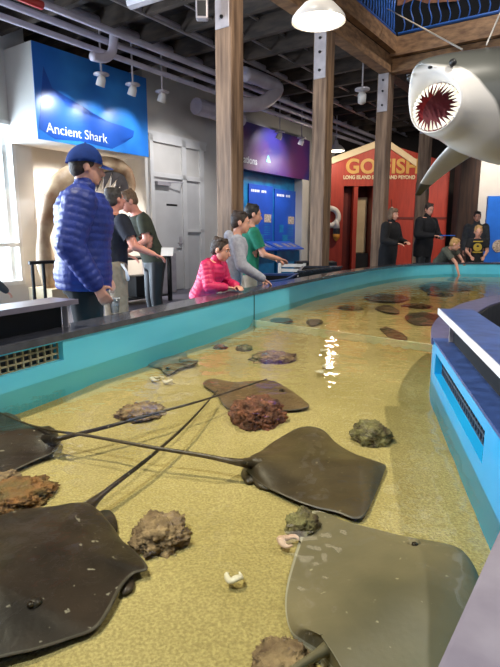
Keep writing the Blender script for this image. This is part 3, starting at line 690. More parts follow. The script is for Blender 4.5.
hood(isl[-1]+dI*.07, isl[-1]+dI*1.75, nI, .005, .16, ('vent_cover', 'blue-topped raised cover with a bright white edge on the island rim', True), m_rimblue)
# submerged divider panel
dv0, dv1 = V((.03, 4.80, 0)), V((1.33, 3.66, 0)); dd_ = (dv1-dv0).normalized()
bm = bm_(); box(bm, (dv0+dv1)/2+Z*.30, dd_*((dv1-dv0).length/2), V((-dd_.y, dd_.x, 0))*.012, Z*.14); obj('divider_panel', bm, m_glassedge, tank)
# --- sand bed and water
def dist_side(p): return (p-dv0).dot(V((-dd_.y, dd_.x, 0)))
sgnf = 1 if dist_side(V((3, 8, 0))) > 0 else -1
def sand_z(p):
    k = dist_side(p)*sgnf; base = ZS+(ZF-ZS)*min(max((k+.03)/.06, 0), 1)
    return base+.012*N.noise(V((p.x*2.2, p.y*2.2, 0)))+.006*N.noise(V((p.x*7, p.y*7, 3)))
infl = []
cx = sum(loop, V())/len(loop)
bm = bm_(); grid = {}; st_ = .06
poly = loop
def nearin(p): return any(inside(p+V((a, b, 0)), poly) for a, b in ((0, 0), (.05, 0), (-.05, 0), (0, .05), (0, -.05)))
keep = set()
for i in range(-50, 125):
    for j in range(-20, 175):
        if nearin(V(((i+.5)*st_, (j+.5)*st_, 0))): keep.add((i, j))
def gv(i, j):
    if (i, j) not in grid:
        p = V((i*st_, j*st_, 0)); grid[i, j] = bm.verts.new((p.x, p.y, sand_z(p)))
    return grid[i, j]
for (i, j) in keep: bm.faces.new((gv(i, j), gv(i+1, j), gv(i+1, j+1), gv(i, j+1)))
tag(obj('sand_bed', bm, m_sand, smooth=True), 'coarse yellow sand covering the bottom of the tank', 'sand', kind='stuff')
bm = bm_(); bm.faces.new([bm.verts.new((p.x, p.y, ZW)) for p in loop]); bmesh.ops.triangulate(bm, faces=bm.faces[:])
tag(obj('pool_water', bm, m_water), 'clear rippled water filling the tank', 'water', kind='stuff')
# ================================================================== RAYS
m_rayd = mat('dark_ray_skin', '#40342a', '#211b17', 5, .35, bump=.05, bscale=60, detail=6)
m_rayo = mat('olive_ray_skin', '#5a4d35', '#3a3021', 5, .4, bump=.05, bscale=60, detail=6)
m_rayp = mat('pale_ray_skin', '#857a5e', '#66604a', 3, .42, bump=.05, bscale=60, detail=6)
m_rayb = mat('brown_ray_skin', '#7a6242', '#5c4830', 6, .5, bump=.2, bscale=60, detail=6)
m_rays = mat('sandy_ray_skin', '#86795a', '#6b6048', 8, .5, bump=.2, bscale=60, detail=6)
m_fin = mat('ray_fin', '#3d352b', '#2a241d', 8, .5)
m_margin = mat('ray_margin', '#5d564a', '#463f35', 8, .45)
m_margin2 = mat('pale_margin', '#b0ab97', '#9a947f', 8, .45)
def speckle(m, scale, lo, c):
    n, L, b = nodes_of(m); src = b.inputs['Base Color'].links[0].from_socket
    tc = n.new('ShaderNodeTexCoord'); x = n.new('ShaderNodeTexNoise'); x.inputs['Scale'].default_value = scale; x.inputs['Detail'].default_value = 2; L.new(tc.outputs['Object'], x.inputs['Vector'])
    r = n.new('ShaderNodeValToRGB'); r.color_ramp.elements[0].position = lo; r.color_ramp.elements[1].position = lo+.04; L.new(x.outputs['Fac'], r.inputs[0])
    mx = n.new('ShaderNodeMix'); mx.data_type = 'RGBA'; L.new(r.outputs[0], mx.inputs[0]); L.new(src, mx.inputs[6]); mx.inputs[7].default_value = lin(c); L.new(mx.outputs[2], b.inputs['Base Color'])
speckle(m_rayd, 42, .70, '#8f8878'); speckle(m_rayo, 42, .70, '#7d7256'); speckle(m_rayp, 55, .71, '#a9a083')
def make_ray(outline, spine, tailpath, eyes, label, m, z0=.375, thick=.04, tr=.03, group='stingrays in the tank', pelvic=(), name='stingray', rise=0, seed=0, pale=None):
    hz = z0+.03
    O = spline([onz(x, y, z0+.01) for x, y in outline], 6, True)
    a, b = [onz(x, y, z0+.01) for x, y in spine]; ab = b-a
    r = empty(name, (a+b)/2, label, 'stingray', group)
    rings = 10; bm = bm_(); top = []; bot = []
    sp = [a+ab*min(max((o-a).dot(ab)/ab.length_squared, .0), 1) for o in O]
    def wave(o): return .018*N.noise(V((o.x*4+seed, o.y*4, 1)))
    Wd = max((o-c).length for o, c in zip(O, sp))
    for i in range(rings+1):
        t = max([0, .1, .2, .32, .44, .56, .68, .79, .88, .965, 1.0][i], .02); rt = []; rb = []
        for o, c in zip(O, sp):
            p = c+(o-c)*t; dd3 = (p-c).length; h = thick*(.5*(1-t**1.4)+.62*math.exp(-(dd3/(.30*Wd))**2)*(1-t**5))+.009*(1-.6*t**8); w = wave(o)*t*t+.010*t*t*t
            zt = sand_z(p)+h+.004+max(w, -.006)*.8+rise*(1-t*.5)
            rt.append(bm.verts.new((p.x, p.y, zt))); rb.append(bm.verts.new((p.x, p.y, zt-h-.001+(.004 if i == rings else 0))))
        top.append(rt); bot.append(rb)
    n = len(O)
    for L, fl in ((top, 0), (bot, 1)):
        for i in range(rings):
            for k in range(n):
                j = (k+1) % n; q = (L[i][k], L[i][j], L[i+1][j], L[i+1][k]); f = bm.faces.new(q if not fl else q[::-1]); f.material_index = 1 if i == rings-1 else 0
        # close the middle along the spine
    for k in range(n):
        j = (k+1) % n; bm.faces.new((top[-1][k], top[-1][j], bot[-1][j], bot[-1][k]))
    bmesh.ops.remove_doubles(bm, verts=[v for R_ in (top[0], bot[0]) for v in R_], dist=.0005)
    try:
        bmesh.ops.holes_fill(bm, edges=[e for e in bm.edges if e.is_boundary], sides=0); bmesh.ops.triangulate(bm, faces=[f for f in bm.faces if len(f.verts) > 4])
    except Exception: pass
    obj('disc', bm, [m, pale or m_margin], r, smooth=True)
    if tailpath:
        T = spline([onz(x, y, z0+.03+h_) for x, y, h_ in tailpath], 8); k = len(T)
        bm = bm_(); tube(bm, [V((p.x, p.y, max(p.z, sand_z(p)+.012))) for p in T], [tr*max(1-i/(k-1)*(2.6 if k > 30 else 1.3), 0)**1.5*min(1, .45+i/(k*.1))+.0085*(1-i/(k-1))+.0035 for i in range(k)], 10); obj('tail', bm, m, r, smooth=True)
    for x, y in eyes:
        c = onz(x, y, z0+thick*.8); c.z = z0+thick*.78
        bm = bm_(); ell(bm, c, (.017, .017, .010)); e = obj('eye_bump', bm, m, r, smooth=True)
        bm = bm_(); ell(bm, c+V((-.002, -.012, .004)), (.009, .009, .007), sub=2); obj('eye', bm, m_eyed, e, smooth=True)
    for pv in pelvic:
        O2 = spline([onz(x, y, z0) for x, y in pv], 4, True); c = sum(O2, V())/len(O2); bm = bm_()
        tp_ = [bm.verts.new((p.x, p.y, sand_z(p)+.012+.005*N.noise(p*9))) for p in O2]; bt = [bm.verts.new((p.x, p.y, sand_z(p)+.006)) for p in O2]
        ct = bm.verts.new((c.x, c.y, sand_z(c)+.014)); cb = bm.verts.new((c.x, c.y, sand_z(c)+.004))
        for k in range(len(O2)):
            j = (k+1) % len(O2); bm.faces.new((tp_[k], tp_[j], ct)); bm.faces.new((bt[j], bt[k], cb)); bm.faces.new((tp_[k], bt[k], bt[j], tp_[j]))
        obj('pelvic_fin', bm, m, r, smooth=True)
    return r
make_ray([(313, 507), (298, 540), (289, 575), (285, 603), (290, 628), (303, 640), (318, 650), (330, 664), (350, 690), (385, 735), (430, 740), (470, 690), (487, 625), (484, 585), (470, 559), (455, 546), (430, 538), (395, 533), (350, 521)],
         [(455, 568), (320, 655)], [(352, 634, -.02), (330, 647, .0), (296, 668, .02), (250, 700, .01), (190, 760, 0)], [(453, 567), (414, 543)], 'large pale olive stingray beside the blue wall, nearest the grey rim', m_rayp, thick=.05, tr=.03, pelvic=[[(300, 640), (297, 650), (310, 658), (322, 654)]], seed=3, pale=m_margin2)
make_ray([(148, 567), (136, 551), (122, 539), (112, 526), (96, 514), (80, 511), (58, 511), (44, 509), (20, 511), (0, 517), (-45, 530), (-95, 560), (-120, 605), (-95, 655), (-50, 678), (0, 660), (34, 650), (68, 637), (95, 626), (109, 609), (122, 586), (134, 573)],
         [(0, 610), (82, 525)], [(76, 521, -.012), (86, 509, .0), (110, 488, .02), (150, 457, .03), (188, 423, .03), (217, 391, .02)], [(34, 602), (-30, 560)], 'biggest dark brown stingray, tail pointing up the sand to a thin tip', m_rayd, thick=.055, tr=.042, pelvic=[[(97, 512), (108, 509), (115, 515), (117, 530), (106, 532), (97, 523)], [(128, 575), (134, 578), (132, 588), (122, 592)]], rise=.015, seed=11)
make_ray([(311, 425), (297, 428), (278, 438), (259, 449), (247, 458), (244, 466), (256, 478), (271, 488), (294, 499), (316, 506), (335, 510), (356, 517), (367, 510), (377, 487), (386, 463), (377, 457), (354, 449), (336, 439), (324, 429)],
         [(358, 472), (262, 466)], [(262, 465, -.01), (250, 463, .005), (236, 462, .03), (200, 455, .04), (150, 447, .05), (90, 436, .05), (40, 428, .05), (0, 413, .04)], [(356, 468)], 'dark olive stingray in the middle of the sand with a long straight tail', m_rayo, thick=.045, tr=.022, pelvic=[[(246, 466), (241, 474), (248, 482), (258, 476)], [(252, 474), (256, 484), (270, 488), (264, 476)]], seed=5)
make_ray([(0, 413), (12, 414), (28, 424), (48, 432), (60, 439), (59, 447), (53, 453), (36, 459), (17, 468), (0, 475), (-28, 480), (-52, 470), (-56, 452), (-28, 430)],
         [(-30, 450), (50, 441)], [(42, 442, -.005), (54, 440, .02), (62, 438, .04), (110, 426, .05), (160, 412, .05), (210, 398, .05), (267, 379, .04)], [(-20, 445)], 'dark grey stingray with white glints by the vent in the turquoise wall', m_rayd, thick=.045, tr=.022, rise=.02, seed=8)
make_ray([(203, 383), (211, 377), (237, 379), (268, 378), (286, 384), (308, 403), (304, 408), (288, 410), (262, 408), (240, 411), (225, 405), (216, 392)],
         [(280, 396), (222, 388)], [], [(282, 390)], 'brown stingray lying behind the reddish rock', m_rayb, thick=.025, seed=21)
make_ray([(148, 362), (155, 359), (171, 355), (184, 351), (188, 357), (197, 361), (194, 364), (180, 368), (173, 372), (168, 374), (163, 371), (160, 366)],
         [(182, 358), (164, 365)], [(180, 360, .01), (190, 361, .01), (198, 361, 0)], [(168, 368)], 'small sandy stingray resting against the turquoise wall', m_rays, thick=.025, tr=.008, seed=31)
for (o, s, l, m) in (
    ([(364, 297), (380, 293), (398, 294), (409, 298), (395, 302), (374, 301)], [(372, 297), (400, 298)], 'brown stingray in the far pool, nearest the far rim', m_rayb),
    ([(380, 327), (393, 328), (407, 337), (403, 340), (390, 336), (383, 331)], [(386, 330), (400, 336)], 'dark slender ray in the far pool beside the island', m_rayo),
    ([(270, 319), (281, 317), (293, 320), (284, 324), (274, 323)], [(275, 321), (288, 321)], 'small dark ray in the far pool close to the turquoise wall', m_rayo),
    ([(306, 321), (318, 319), (323, 322), (312, 325)], [(309, 322), (319, 322)], 'smallest dark ray just past the divider panel', m_rayo),
    ([(375, 307), (388, 305), (399, 310), (396, 314), (382, 311)], [(380, 308), (393, 311)], 'reddish brown ray in the middle of the far pool', m_rayb),
    ([(420, 285), (440, 281), (466, 284), (472, 289), (440, 292), (424, 290)], [(430, 287), (460, 287)], 'dark ray under the glints before the reaching boy', m_rayo),
    ([(405, 316), (425, 311), (442, 316), (436, 323), (415, 323)], [(412, 318), (434, 318)], 'olive ray lying close by the island rim in the far pool', m_rayo)):
    make_ray(o, s, [], [], l, m, z0=ZF+.01, thick=.03, group='stingrays in the tank')
# ================================================================== ROCKS AND SHELLS
m_coral = mat('reddish_rock', '#9a6248', '#4e3324', 22, .85, bump=.8, bscale=50, detail=8)
m_rock = mat('crusted_rock', '#a58c66', '#66503a', 20, .85, bump=.8, bscale=50, detail=8)
m_rockg = mat('mossy_rock', '#8f8a5a', '#4e3f2c', 18, .85, bump=.8, bscale=50, detail=8)
m_rockr = mat('rust_crust', '#8f6236', '#6a5a34', 16, .85, bump=.8, bscale=50, detail=8)
def rock(x0, y0, x1, y1, label, m, zh=None, seed=0, zs=None, rough=.32):
    zs = zs or ZS
    l, r_ = onz(x0, y1-(y1-y0)*.35, zs), onz(x1, y1-(y1-y0)*.35, zs); nb = onz((x0+x1)/2, y1, zs); fb = onz((x0+x1)/2, y0, zs)
    rx = (r_-l).length/2; full = (fb-nb).length
    rz = zh or rx*.55; ry = max(min(full*.5, rx*1.1), rx*.45)
    c = (l+r_)/2; c.y = nb.y+ry; c.x = (nb.x+c.x)/2
    bm = bm_(); bmesh.ops.create_icosphere(bm, subdivisions=5, radius=1)
    for v in bm.verts:
        d = v.co.normalized(); q = d*2.2+V((seed*3.1, seed, 0))
        k = 1+rough*.8*N.noise(q)+rough*.6*abs(N.noise(q*2.6))+rough*.5*N.noise(q*6)+rough*.25*N.noise(q*14)
        v.co = V((d.x*rx*k, d.y*ry*k, max(d.z, -.35)*rz*k))
    for v in bm.verts: v.co += V((c.x, c.y, sand_z(c)+rz*.2))
    o = obj('reef_rock', bm, m, smooth=True); return tag(o, label, 'rock', 'rocks on the sand')
rock(233, 401, 282, 430, 'knobbly reddish rock in the middle of the sand', m_coral, .085, 1, rough=.38)
rock(354, 421, 391, 447, 'mottled green and cream rock beyond the middle stingray', m_rockg, .06, 2)
rock(134, 500, 185, 556, 'pale crusted rock beside the biggest dark stingray', m_rock, .05, 3, rough=.40)
rock(287, 498, 319, 541, 'mossy rock wedged between the middle and the pale stingray', m_rockg, .05, 4, rough=.25)
rock(253, 352, 295, 365, 'low brown rock far back on the sand', m_rock, .035, 5, rough=.4)
rock(115, 407, 160, 423, 'low brown rock under the crossing tails', m_rock, .035, 6)
rock(-20, 486, 40, 516, 'rust red and yellow crusted rock at the dark stingray\'s edge', m_rockr, .035, 7, rough=.4)
rock(-14, 474, 14, 488, 'small ochre rock before the vent wall', m_rock, .025, 8)
rock(214, 343, 226, 350, 'tiny reddish stone by the turquoise wall', m_coral, .025, 9)
rock(236, 344, 252, 351, 'small olive stone by the turquoise wall', m_rockg, .03, 10)
rock(255, 646, 312, 690, 'pale flat rock under the tail of the pale stingray', m_rock, .03, 11)
rock(430, 290, 452, 297, 'olive rock in the far pool before the island', m_rockg, .04, 12, ZF); rock(340, 302, 362, 310, 'flat olive rock beyond the divider panel', m_rockg, .03, 13, ZF)
rock(405, 302, 432, 309, 'flat dark rock in the far pool midway to the island', m_rockr, .03, 14, ZF); rock(452, 276, 480, 282, 'dark rock under the far rim', m_rock, .04, 15, ZF)
def shell(x, y, w, label, seed, m=None):
    c = onz(x, y, ZS+.01); k = w/F*(c.length)
    bm = bm_(); pts = []
    for i in range(14):
        a = i/13*math.pi*1.5+seed; pts.append(c+V((math.cos(a)*k*.4, math.sin(a)*k*.35, .015+.004*math.sin(i))))
    tube(bm, pts, [k*(.05+.16*math.sin(math.pi*i/13)) for i in range(14)], 8, flat=.6)
    tag(obj('shell_piece', bm, m or m_shell, smooth=True), label, 'shell', 'shell pieces on the sand')
shell(234, 581, 20, 'curled cream shell alone on the near sand', 2.4)
shell(158, 381, 14, 'white shell piece beside the small sandy stingray', .4); shell(167, 383, 11, 'white shell piece touching another below the small sandy stingray', 3)
shell(328, 368, 11, 'bright white shell on the far sand before the divider', 1.2); shell(318, 374, 10, 'small white shell next to the bright white one', 4)
shell(325, 352, 9, 'little white shell closest to the divider panel', 2); shell(290, 546, 24, 'pinkish shell beside the mossy rock', .2, mat('pink_shell', '#d8b9a2', '#b98f78', 20, .5))
# ================================================================== SHARK
hd = V((-.89, -.456, 0)); lf = V((.456, -.89, 0))
def shark():
    mc = ony(435, 106.5, 4.75)
    org = mc - (hd*-.10 + Z*-.11)*1.1
    def W(x, y, z): return org+(hd*x+lf*y+Z*z)*1.1
    r = empty('hanging_shark', org, 'huge grey and white model shark with open toothy mouth hung over the tank', 'shark model')
    m_sk = mat('shark_skin', '#ded8d0', None, 3, .28, coat=.4); n, L, b = nodes_of(m_sk)
    geo = n.new('ShaderNodeAttribute'); geo.attribute_name = 'back'
    cr = n.new('ShaderNodeValToRGB'); cr.color_ramp.elements[0].position = .44; cr.color_ramp.elements[1].position = .56
    cr.color_ramp.elements[0].color = lin('#d9d4cd'); cr.color_ramp.elements[1].color = lin('#5b5c57')
    L.new(geo.outputs['Fac'], cr.inputs[0]); L.new(cr.outputs[0], b.inputs['Base Color'])
    m_gum = mat('shark_gum', '#b4474a', '#9c3a3e', 8, .3); m_mouth = mat('shark_mouth', '#8a5055', '#75424a', 4, .5)
    out = [(-.10, -.13, -.11, .245, .165, .175), (-.065, -.10, -.11, .252, .177, .187), (.0, -.12, -.105, .262, .205, .2), (.075, -.17, -.095, .275, .245, .23),
           (.09, -.24, -.085, .285, .262, .255), (.03, -.32, -.075, .305, .292, .28), (-.12, -.42, -.065, .34, .33, .32), (-.32, -.55, -.05, .385, .365, .375), (-.62, -.78, -.035, .435, .42, .43),
           (-1.0, -1.1, -.02, .475, .48, .48), (-1.5, -1.5, 0, .50, .50, .49), (-2.1, -2.1, .02, .47, .48, .44), (-2.8, -2.8, .04, .36, .38, .33), (-3.4, -3.4, .06, .22, .24, .2), (-3.9, -3.9, .08, .12, .14, .11), (-4.2, -4.2, .1, .06, .09, .07)]
    inn = [(-.19, -.2, -.115, .225, .15, .16), (-.32, -.33, -.13, .19, .14, .15), (-.5, -.5, -.15, .12, .09, .09)]
    n_ = 56
    # resample outer rings smoothly
    O = []
    for i in range(len(out)-1):
        a0, a, b_, b1 = out[max(i-1, 0)], out[i], out[i+1], out[min(i+2, len(out)-1)]
        for t in (0, .25, .5, .75):
            O.append(tuple(.5*((2*q)+(s-p)*t+(2*p-5*q+4*s-u)*t*t+(3*q-p-3*s+u)*t**3) for p, q, s, u in zip(a0, a, b_, b1)))
    O.append(out[-1])
    def ringpts(rg):
        xt, xb, zc, w, hu, hl = rg; P = []
        for k in range(n_):
            a = 2*math.pi*k/n_; c = math.cos(a); s = math.sin(a)
            x = xb+(xt-xb)*((1+c)/2)**2; z = zc+(hu if c > 0 else hl)*c; ww = w*(1-.25*max(c, 0)**2*max(0, min(1, (x+.5)/.5)))
            P.append((x, s*ww, z))
        return P
    bm = bm_(); col = {}
    R_ = []
    seq = [(rg, 2) for rg in inn[::-1]]+[(O[0], 1)]+[(rg, 0) for rg in O[1:]]
    for rg, mi in seq:
        ps = ringpts(rg); row = []
        for (x, y, z) in ps:
            v = bm.verts.new(W(x, y, z)); row.append(v); col[v] = z-(.135+.08*x if x > -.12 else .125+1.0*(x+.12) if x > -.5 else -.255)+.02*N.noise(V((x*6, y*6, z*6)))
        R_.append((row, mi))
    for (a, ma), (b_, mb) in zip(R_, R_[1:]):
        for k in range(n_):
            f = bm.faces.new((a[k], a[(k+1) % n_], b_[(k+1) % n_], b_[k])); f.material_index = 1 if (ma == 1 or mb == 1) else max(ma, mb)
    f = bm.faces.new(R_[0][0]); f.material_index = 2; bm.faces.new(R_[-1][0][::-1])
    bm.verts.index_update(); vals = [min(max(.5+col[v]*4, 0), 1) for v in bm.verts]
    body = obj('body', bm, [m_sk, m_gum, m_mouth], r, smooth=True)
    at_ = body.data.attributes.new('back', 'FLOAT', 'POINT'); at_.data.foreach_set('value', vals)
    # teeth
    rim = O[1]; rp = O[0]
    def rpt(a, rg):
        xt, xb, zc, w, hu, hl = rg; c, s = math.cos(a), math.sin(a)
        return V((xb+(xt-xb)*((1+c)/2)**2, s*w*.97, zc+(hu if c > 0 else hl)*c*.97))
    for a0, a1, nt, ln in ((-100, 100, 19, .075), (112, 248, 13, .065)):
        for i in range(nt):
            a = R(a0+(a1-a0)*i/(nt-1)); p = rpt(a, rp); cx_ = V((-.10, 0, -.11)); d = (cx_-p); d.x = .012; d.normalize(); tg = V((0, d.z, -d.y))
            l = ln*(1+.25*math.sin(i*2.1)); bm = bm_(); b0 = p+V((.012, 0, 0))
            vs = [W(*(b0+tg*.02)), W(*(b0-tg*.02)), W(*(b0+V((.014, 0, 0)))), W(*(b0+d*l+V((.02, 0, 0))))]
            q = [bm.verts.new(v) for v in vs]
            for t3 in ((0, 1, 3), (1, 2, 3), (2, 0, 3), (0, 2, 1)): bm.faces.new([q[e] for e in t3])
            obj('tooth', bm, m_whitetooth, r)
    for s in (-1, 1):
        bm = bm_(); ell(bm, W(-.03, .215*s, .14), (.03, .03, .03)); obj('eye', bm, m_black, r, smooth=True)
        bm = bm_(); ell(bm, W(.085, .11*s, .12), (.02, .02, .012), sub=2); obj('nostril', bm, m_black, r, smooth=True)
        for g in range(5):
            x = -.78-.075*g; bm = bm_(); tube(bm, spline([W(x+.03, (.40+.012*g)*s, .17), W(x, (.455+.008*g)*s, .0), W(x+.02, (.43+.01*g)*s, -.2)], 4), .009, 6); obj('gill_slit', bm, m_black, r)
    def fin(name, root, tip, chord0, chord1, th, mats_, tipdark=True):
        root, tip = V(root), V(tip); bm = bm_(); rows = []; K = 12
        for i in range(K+1):
            u = i/K; c = root.lerp(tip, u); c.x -= .22*u*u; ch = chord0*(1-u)+chord1*u; ch *= (1-.15*u); t = th*(1-u*.85); row = []
            ax = (tip-root).normalized(); nr = V((1, 0, 0)).cross(ax).normalized()
            for k in range(16):
                a = 2*math.pi*k/16; row.append(bm.verts.new(W(*(c+V((math.cos(a)*ch/2, 0, 0))+nr*(math.sin(a)*t/2)))))
            rows.append(row)
        for i, (a, b_) in enumerate(zip(rows, rows[1:])):
            for k in range(16):
                f = bm.faces.new((a[k], a[(k+1) % 16], b_[(k+1) % 16], b_[k])); f.material_index = 1 if (tipdark and i >= K-3) else 0
        bm.faces.new(rows[0]); bm.faces.new(rows[-1][::-1]); obj(name, bm, mats_, r, smooth=True)
    m_finw = mat('shark_fin', '#c9c5bf', '#b5b2ad', 4, .3); m_fing = mat('shark_fin_dark', '#4b4d4c', '#3a3c3c', 4, .4)
    fin('pectoral_fin', (-.85, -.30, -.30), (-.58, -.84, -.70), .44, .10, .09, [m_finw, m_fing])
    fin('pectoral_fin', (-1.0, .34, -.30), (-1.25, 1.05, -.70), .46, .10, .09, [m_finw, m_fing])
    fin('dorsal_fin', (-1.75, 0, .42), (-2.15, 0, 1.0), .55, .08, .09, [m_fing, m_fing])
    fin('tail_fin', (-4.1, 0, .1), (-4.6, 0, .9), .35, .08, .06, [m_fing, m_fing]); fin('tail_fin', (-4.1, 0, .1), (-4.35, 0, -.5), .3, .08, .06, [m_fing, m_fing])
    top = W(-.35, 0, .34)
    for (e, l) in ((ony(386, 8, 10.6), 'steel cable from the shark to the balcony corner post'), (W(-1.5, .8, 3.6), 'steel cable rising from the shark toward the roof')):
        s_ = top if 'corner' in l else W(-.62, 0, .41)
        bm = bm_(); tube(bm, [s_, e], .008, 6); tag(obj('support_cable', bm, m_cable), l, 'cable', 'cables holding the shark')
shark()
# ================================================================== PEOPLE
def rotx(p, ang, c):
    p = V(p)-V(c); return V((p.x, p.y*math.cos(ang)+p.z*math.sin(ang), -p.y*math.sin(ang)+p.z*math.cos(ang)))+V(c)
def loftr(bm, rings, f, n=22):
    L = []
    for (z, rx, ry, oy) in rings:
        L.append([bm.verts.new(f(V((rx*math.cos(2*math.pi*k/n), oy+ry*math.sin(2*math.pi*k/n), z)))) for k in range(n)])
    for a, b in zip(L, L[1:]):
        for k in range(n): bm.faces.new((a[k], a[(k+1) % n], b[(k+1) % n], b[k]))
    bm.faces.new(L[0]); bm.faces.new(L[-1][::-1])
TORSO = [(.84, .15, .10, 0), (.93, .168, .115, -.005), (1.04, .152, .105, 0), (1.14, .146, .10, 0), (1.27, .165, .115, .005), (1.37, .172, .112, 0), (1.43, .135, .085, -.005), (1.485, .07, .062, -.008)]
def person(label, x, y, rz, Hh, build=1.0, hs=1.0, lean=0, head=(0, 0), arms=None, hair=None, skin=None, top=None, bottoms=None, shoes=None, vox=.010, puffer=0, sleeve=1.0, cap=None, hood=False, hem=.86, tuck=False, collar=True, bulk=.018, look_r=.0, extra=None, ponytail=False, long=False, legsep=.09, group=None, dx=0):
    s = Hh/1.75; skin = skin or m_skin
    root = empty('person', (x, y, 0), label, 'person', group, rz)
    Rz = M.Rotation(rz, 3, 'Z'); hip = V((0, 0, .93))
    def g(p): return V((x, y, 0))+Rz@(V(p)*s)                  # figure space -> world
    def up(p):                                                   # figure space above the hip, leaned
        q = rotx(p, lean, hip); return q
    def gu(p): return g(up(p))
    b = build
    tor = [(z, rx*b, ry*b, oy) for z, rx, ry, oy in TORSO]
    # joints
    sh = {k: up((.178*b*k, -.005, 1.405)) for k in (-1, 1)}
    arms = arms or {}
    el, wr = {}, {}
    for k in (-1, 1):
        e, w = arms.get(k, ((.235*k, -.03, 1.13), (.25*k, .06, .88)))
        el[k], wr[k] = V(e), V(w)
        if k not in arms: el[k], wr[k] = up(e), up(w)
    nb = up((0, -.005, 1.46)); hc = up((0, .02, 1.63))
    hc = nb+(hc-nb)*(1+.0*(hs-1)) + Z*.05*(hs-1)
    Mh = M.Rotation(head[0], 3, 'Z')@M.Rotation(head[1], 3, 'X')
    def h(p): return g(hc+Mh@(V(p)*hs))
    hr = (Rz@Mh)
    hk = s*hs
    # ---- body: one continuous surface
    bm = bm_(); loftr(bm, tor, gu)
    cone(bm, g(nb-(hc-nb)*.25), .062*s, g(hc+Mh@V((0, -.02, -.04))*hs), .054*s)
    ell(bm, h((0, -.014, .032)), (.074*hk, .094*hk, .086*hk), hr); ell(bm, h((0, .022, -.03)), (.060*hk, .068*hk, .084*hk), hr); ell(bm, h((0, .062, -.088)), (.026*hk, .022*hk, .02*hk), hr, 2)
    cone(bm, h((0, .086, .008)), .009*hk, h((0, .108, -.03)), .014*hk, 8); ell(bm, h((0, .083, .027)), (.048*hk, .012*hk, .009*hk), hr, 2)
    ell(bm, h((0, .088, -.056)), (.024*hk, .009*hk, .006*hk), hr, 2); ell(bm, h((0, .086, -.068)), (.020*hk, .009*hk, .007*hk), hr, 2)
    for k in (-1, 1): ell(bm, h((.076*k, -.008, -.008)), (.010*hk, .022*hk, .033*hk), hr, 2)
    for k in (-1, 1):
        cone(bm, g(sh[k]), .052*s*b, g(el[k]), .040*s*b); cone(bm, g(el[k]), .041*s*b, g(wr[k]), .027*s)
        # hand: palm, four bent fingers and a thumb
        d = (wr[k]-el[k]).normalized(); side = d.cross(Z if abs(d.z) < .8 else V((0, 1, 0))).normalized()*(-k)
        if abs(d.z) >= .8: side = V((0, 1, 0))-d*d.y; side.normalize()
        nrm = d.cross(side).normalized()
        if nrm.z > 0 and abs(d.z) < .8: nrm = -nrm
        if abs(d.z) >= .8 and nrm.x*k > 0: nrm = -nrm
        for q in (-.026, -.009, .009, .026): cone(bm, g(wr[k]+side*q*.6), .014*s, g(wr[k]+d*.085+side*q), .0125*s, 8)
        for q, l in ((-.030, .8), (-.010, .95), (.011, 1.0), (.031, .92)):
            k0 = wr[k]+d*.088+side*q*1.05; k1 = k0+(d*.9+nrm*.35+side*q*2).normalized()*.042*l; k2 = k1+(d*.6+nrm*.75).normalized()*.036*l
            cone(bm, g(k0), .0098*s, g(k1), .009*s, 8); cone(bm, g(k1), .009*s, g(k2), .0075*s, 8)
        t0 = wr[k]+d*.03+side*.03; t1 = t0+(d*.6+side*.75+nrm*.2).normalized()*.045; t2 = t1+(d*.9+side*.2+nrm*.3).normalized()*.032
        cone(bm, g(t0), .013*s, g(t1), .011*s, 8); cone(bm, g(t1), .0105*s, g(t2), .008*s, 8)
        hp, kn, an = V((legsep*k, 0, .90)), V((.10*k, .025, .49)), V((.10*k, -.02, .09))
        cone(bm, g(hp), .082*s*b, g(kn), .052*s*b); cone(bm, g(kn), .053*s*b, g(an), .036*s); ell(bm, g((.10*k, .05, .04)), (.038*s, .11*s, .034*s), Rz, 2)
    body = fuse('body', bm, skin, vox*.8, 3, root)
    # ---- head parts
    for k in (-1, 1):
        bm = bm_(); ell(bm, h((.029*k, .078, .010)), (.0115*hk, .0075*hk, .0065*hk), hr, 2); obj('eye', bm, m_eyew, body, smooth=True)
        bm = bm_(); ell(bm, h((.029*k, .0855, .010)), (.0055*hk, .004*hk, .0055*hk), hr, 2); obj('iris', bm, m_eyed, body, smooth=True)
        bm = bm_(); tube(bm, [h((.014*k, .095, .030)), h((.03*k, .092, .035)), h((.047*k, .082, .030))], .0032*hk, 6); obj('eyebrow', bm, hair or m_brown, body)
    bm = bm_(); ell(bm, h((0, .0945, -.062)), (.020*hk, .005*hk, .006*hk), hr, 2); obj('lips', bm, m_lips, body, smooth=True)
    if hair:
        bm = bm_(); ell(bm, h((0, -.026, .03 if cap else .046)), (.081*hk, .098*hk, (.06 if cap else .083)*hk), hr); ell(bm, h((0, -.052, -.004)), (.073*hk, .064*hk, .072*hk), hr)
        for k in (-1, 1): ell(bm, h((.066*k, .012, .028)), (.014*hk, .024*hk, .035*hk), hr, 2)
        if long:
            ell(bm, h((0, -.035, -.045)), (.084*hk, .075*hk, .085*hk), hr); ell(bm, h((0, .02, .075)), (.074*hk, .07*hk, .045*hk), hr)
            for k in (-1, 1): ell(bm, h((.074*k, .0, -.035)), (.02*hk, .045*hk, .075*hk), hr)
        if ponytail: cone(bm, h((0, -.11, .0)), .03*hk, h((0, -.15, -.12)), .018*hk)
        for q in range(0 if cap else 10):
            a = q*2.4; ell(bm, h((.05*math.cos(a), -.02+.06*math.sin(a), .10+.012*math.sin(q))), (.026*hk, .026*hk, .02*hk), hr, 2)
        fuse('hair', bm, hair, vox*.8, 2, body)
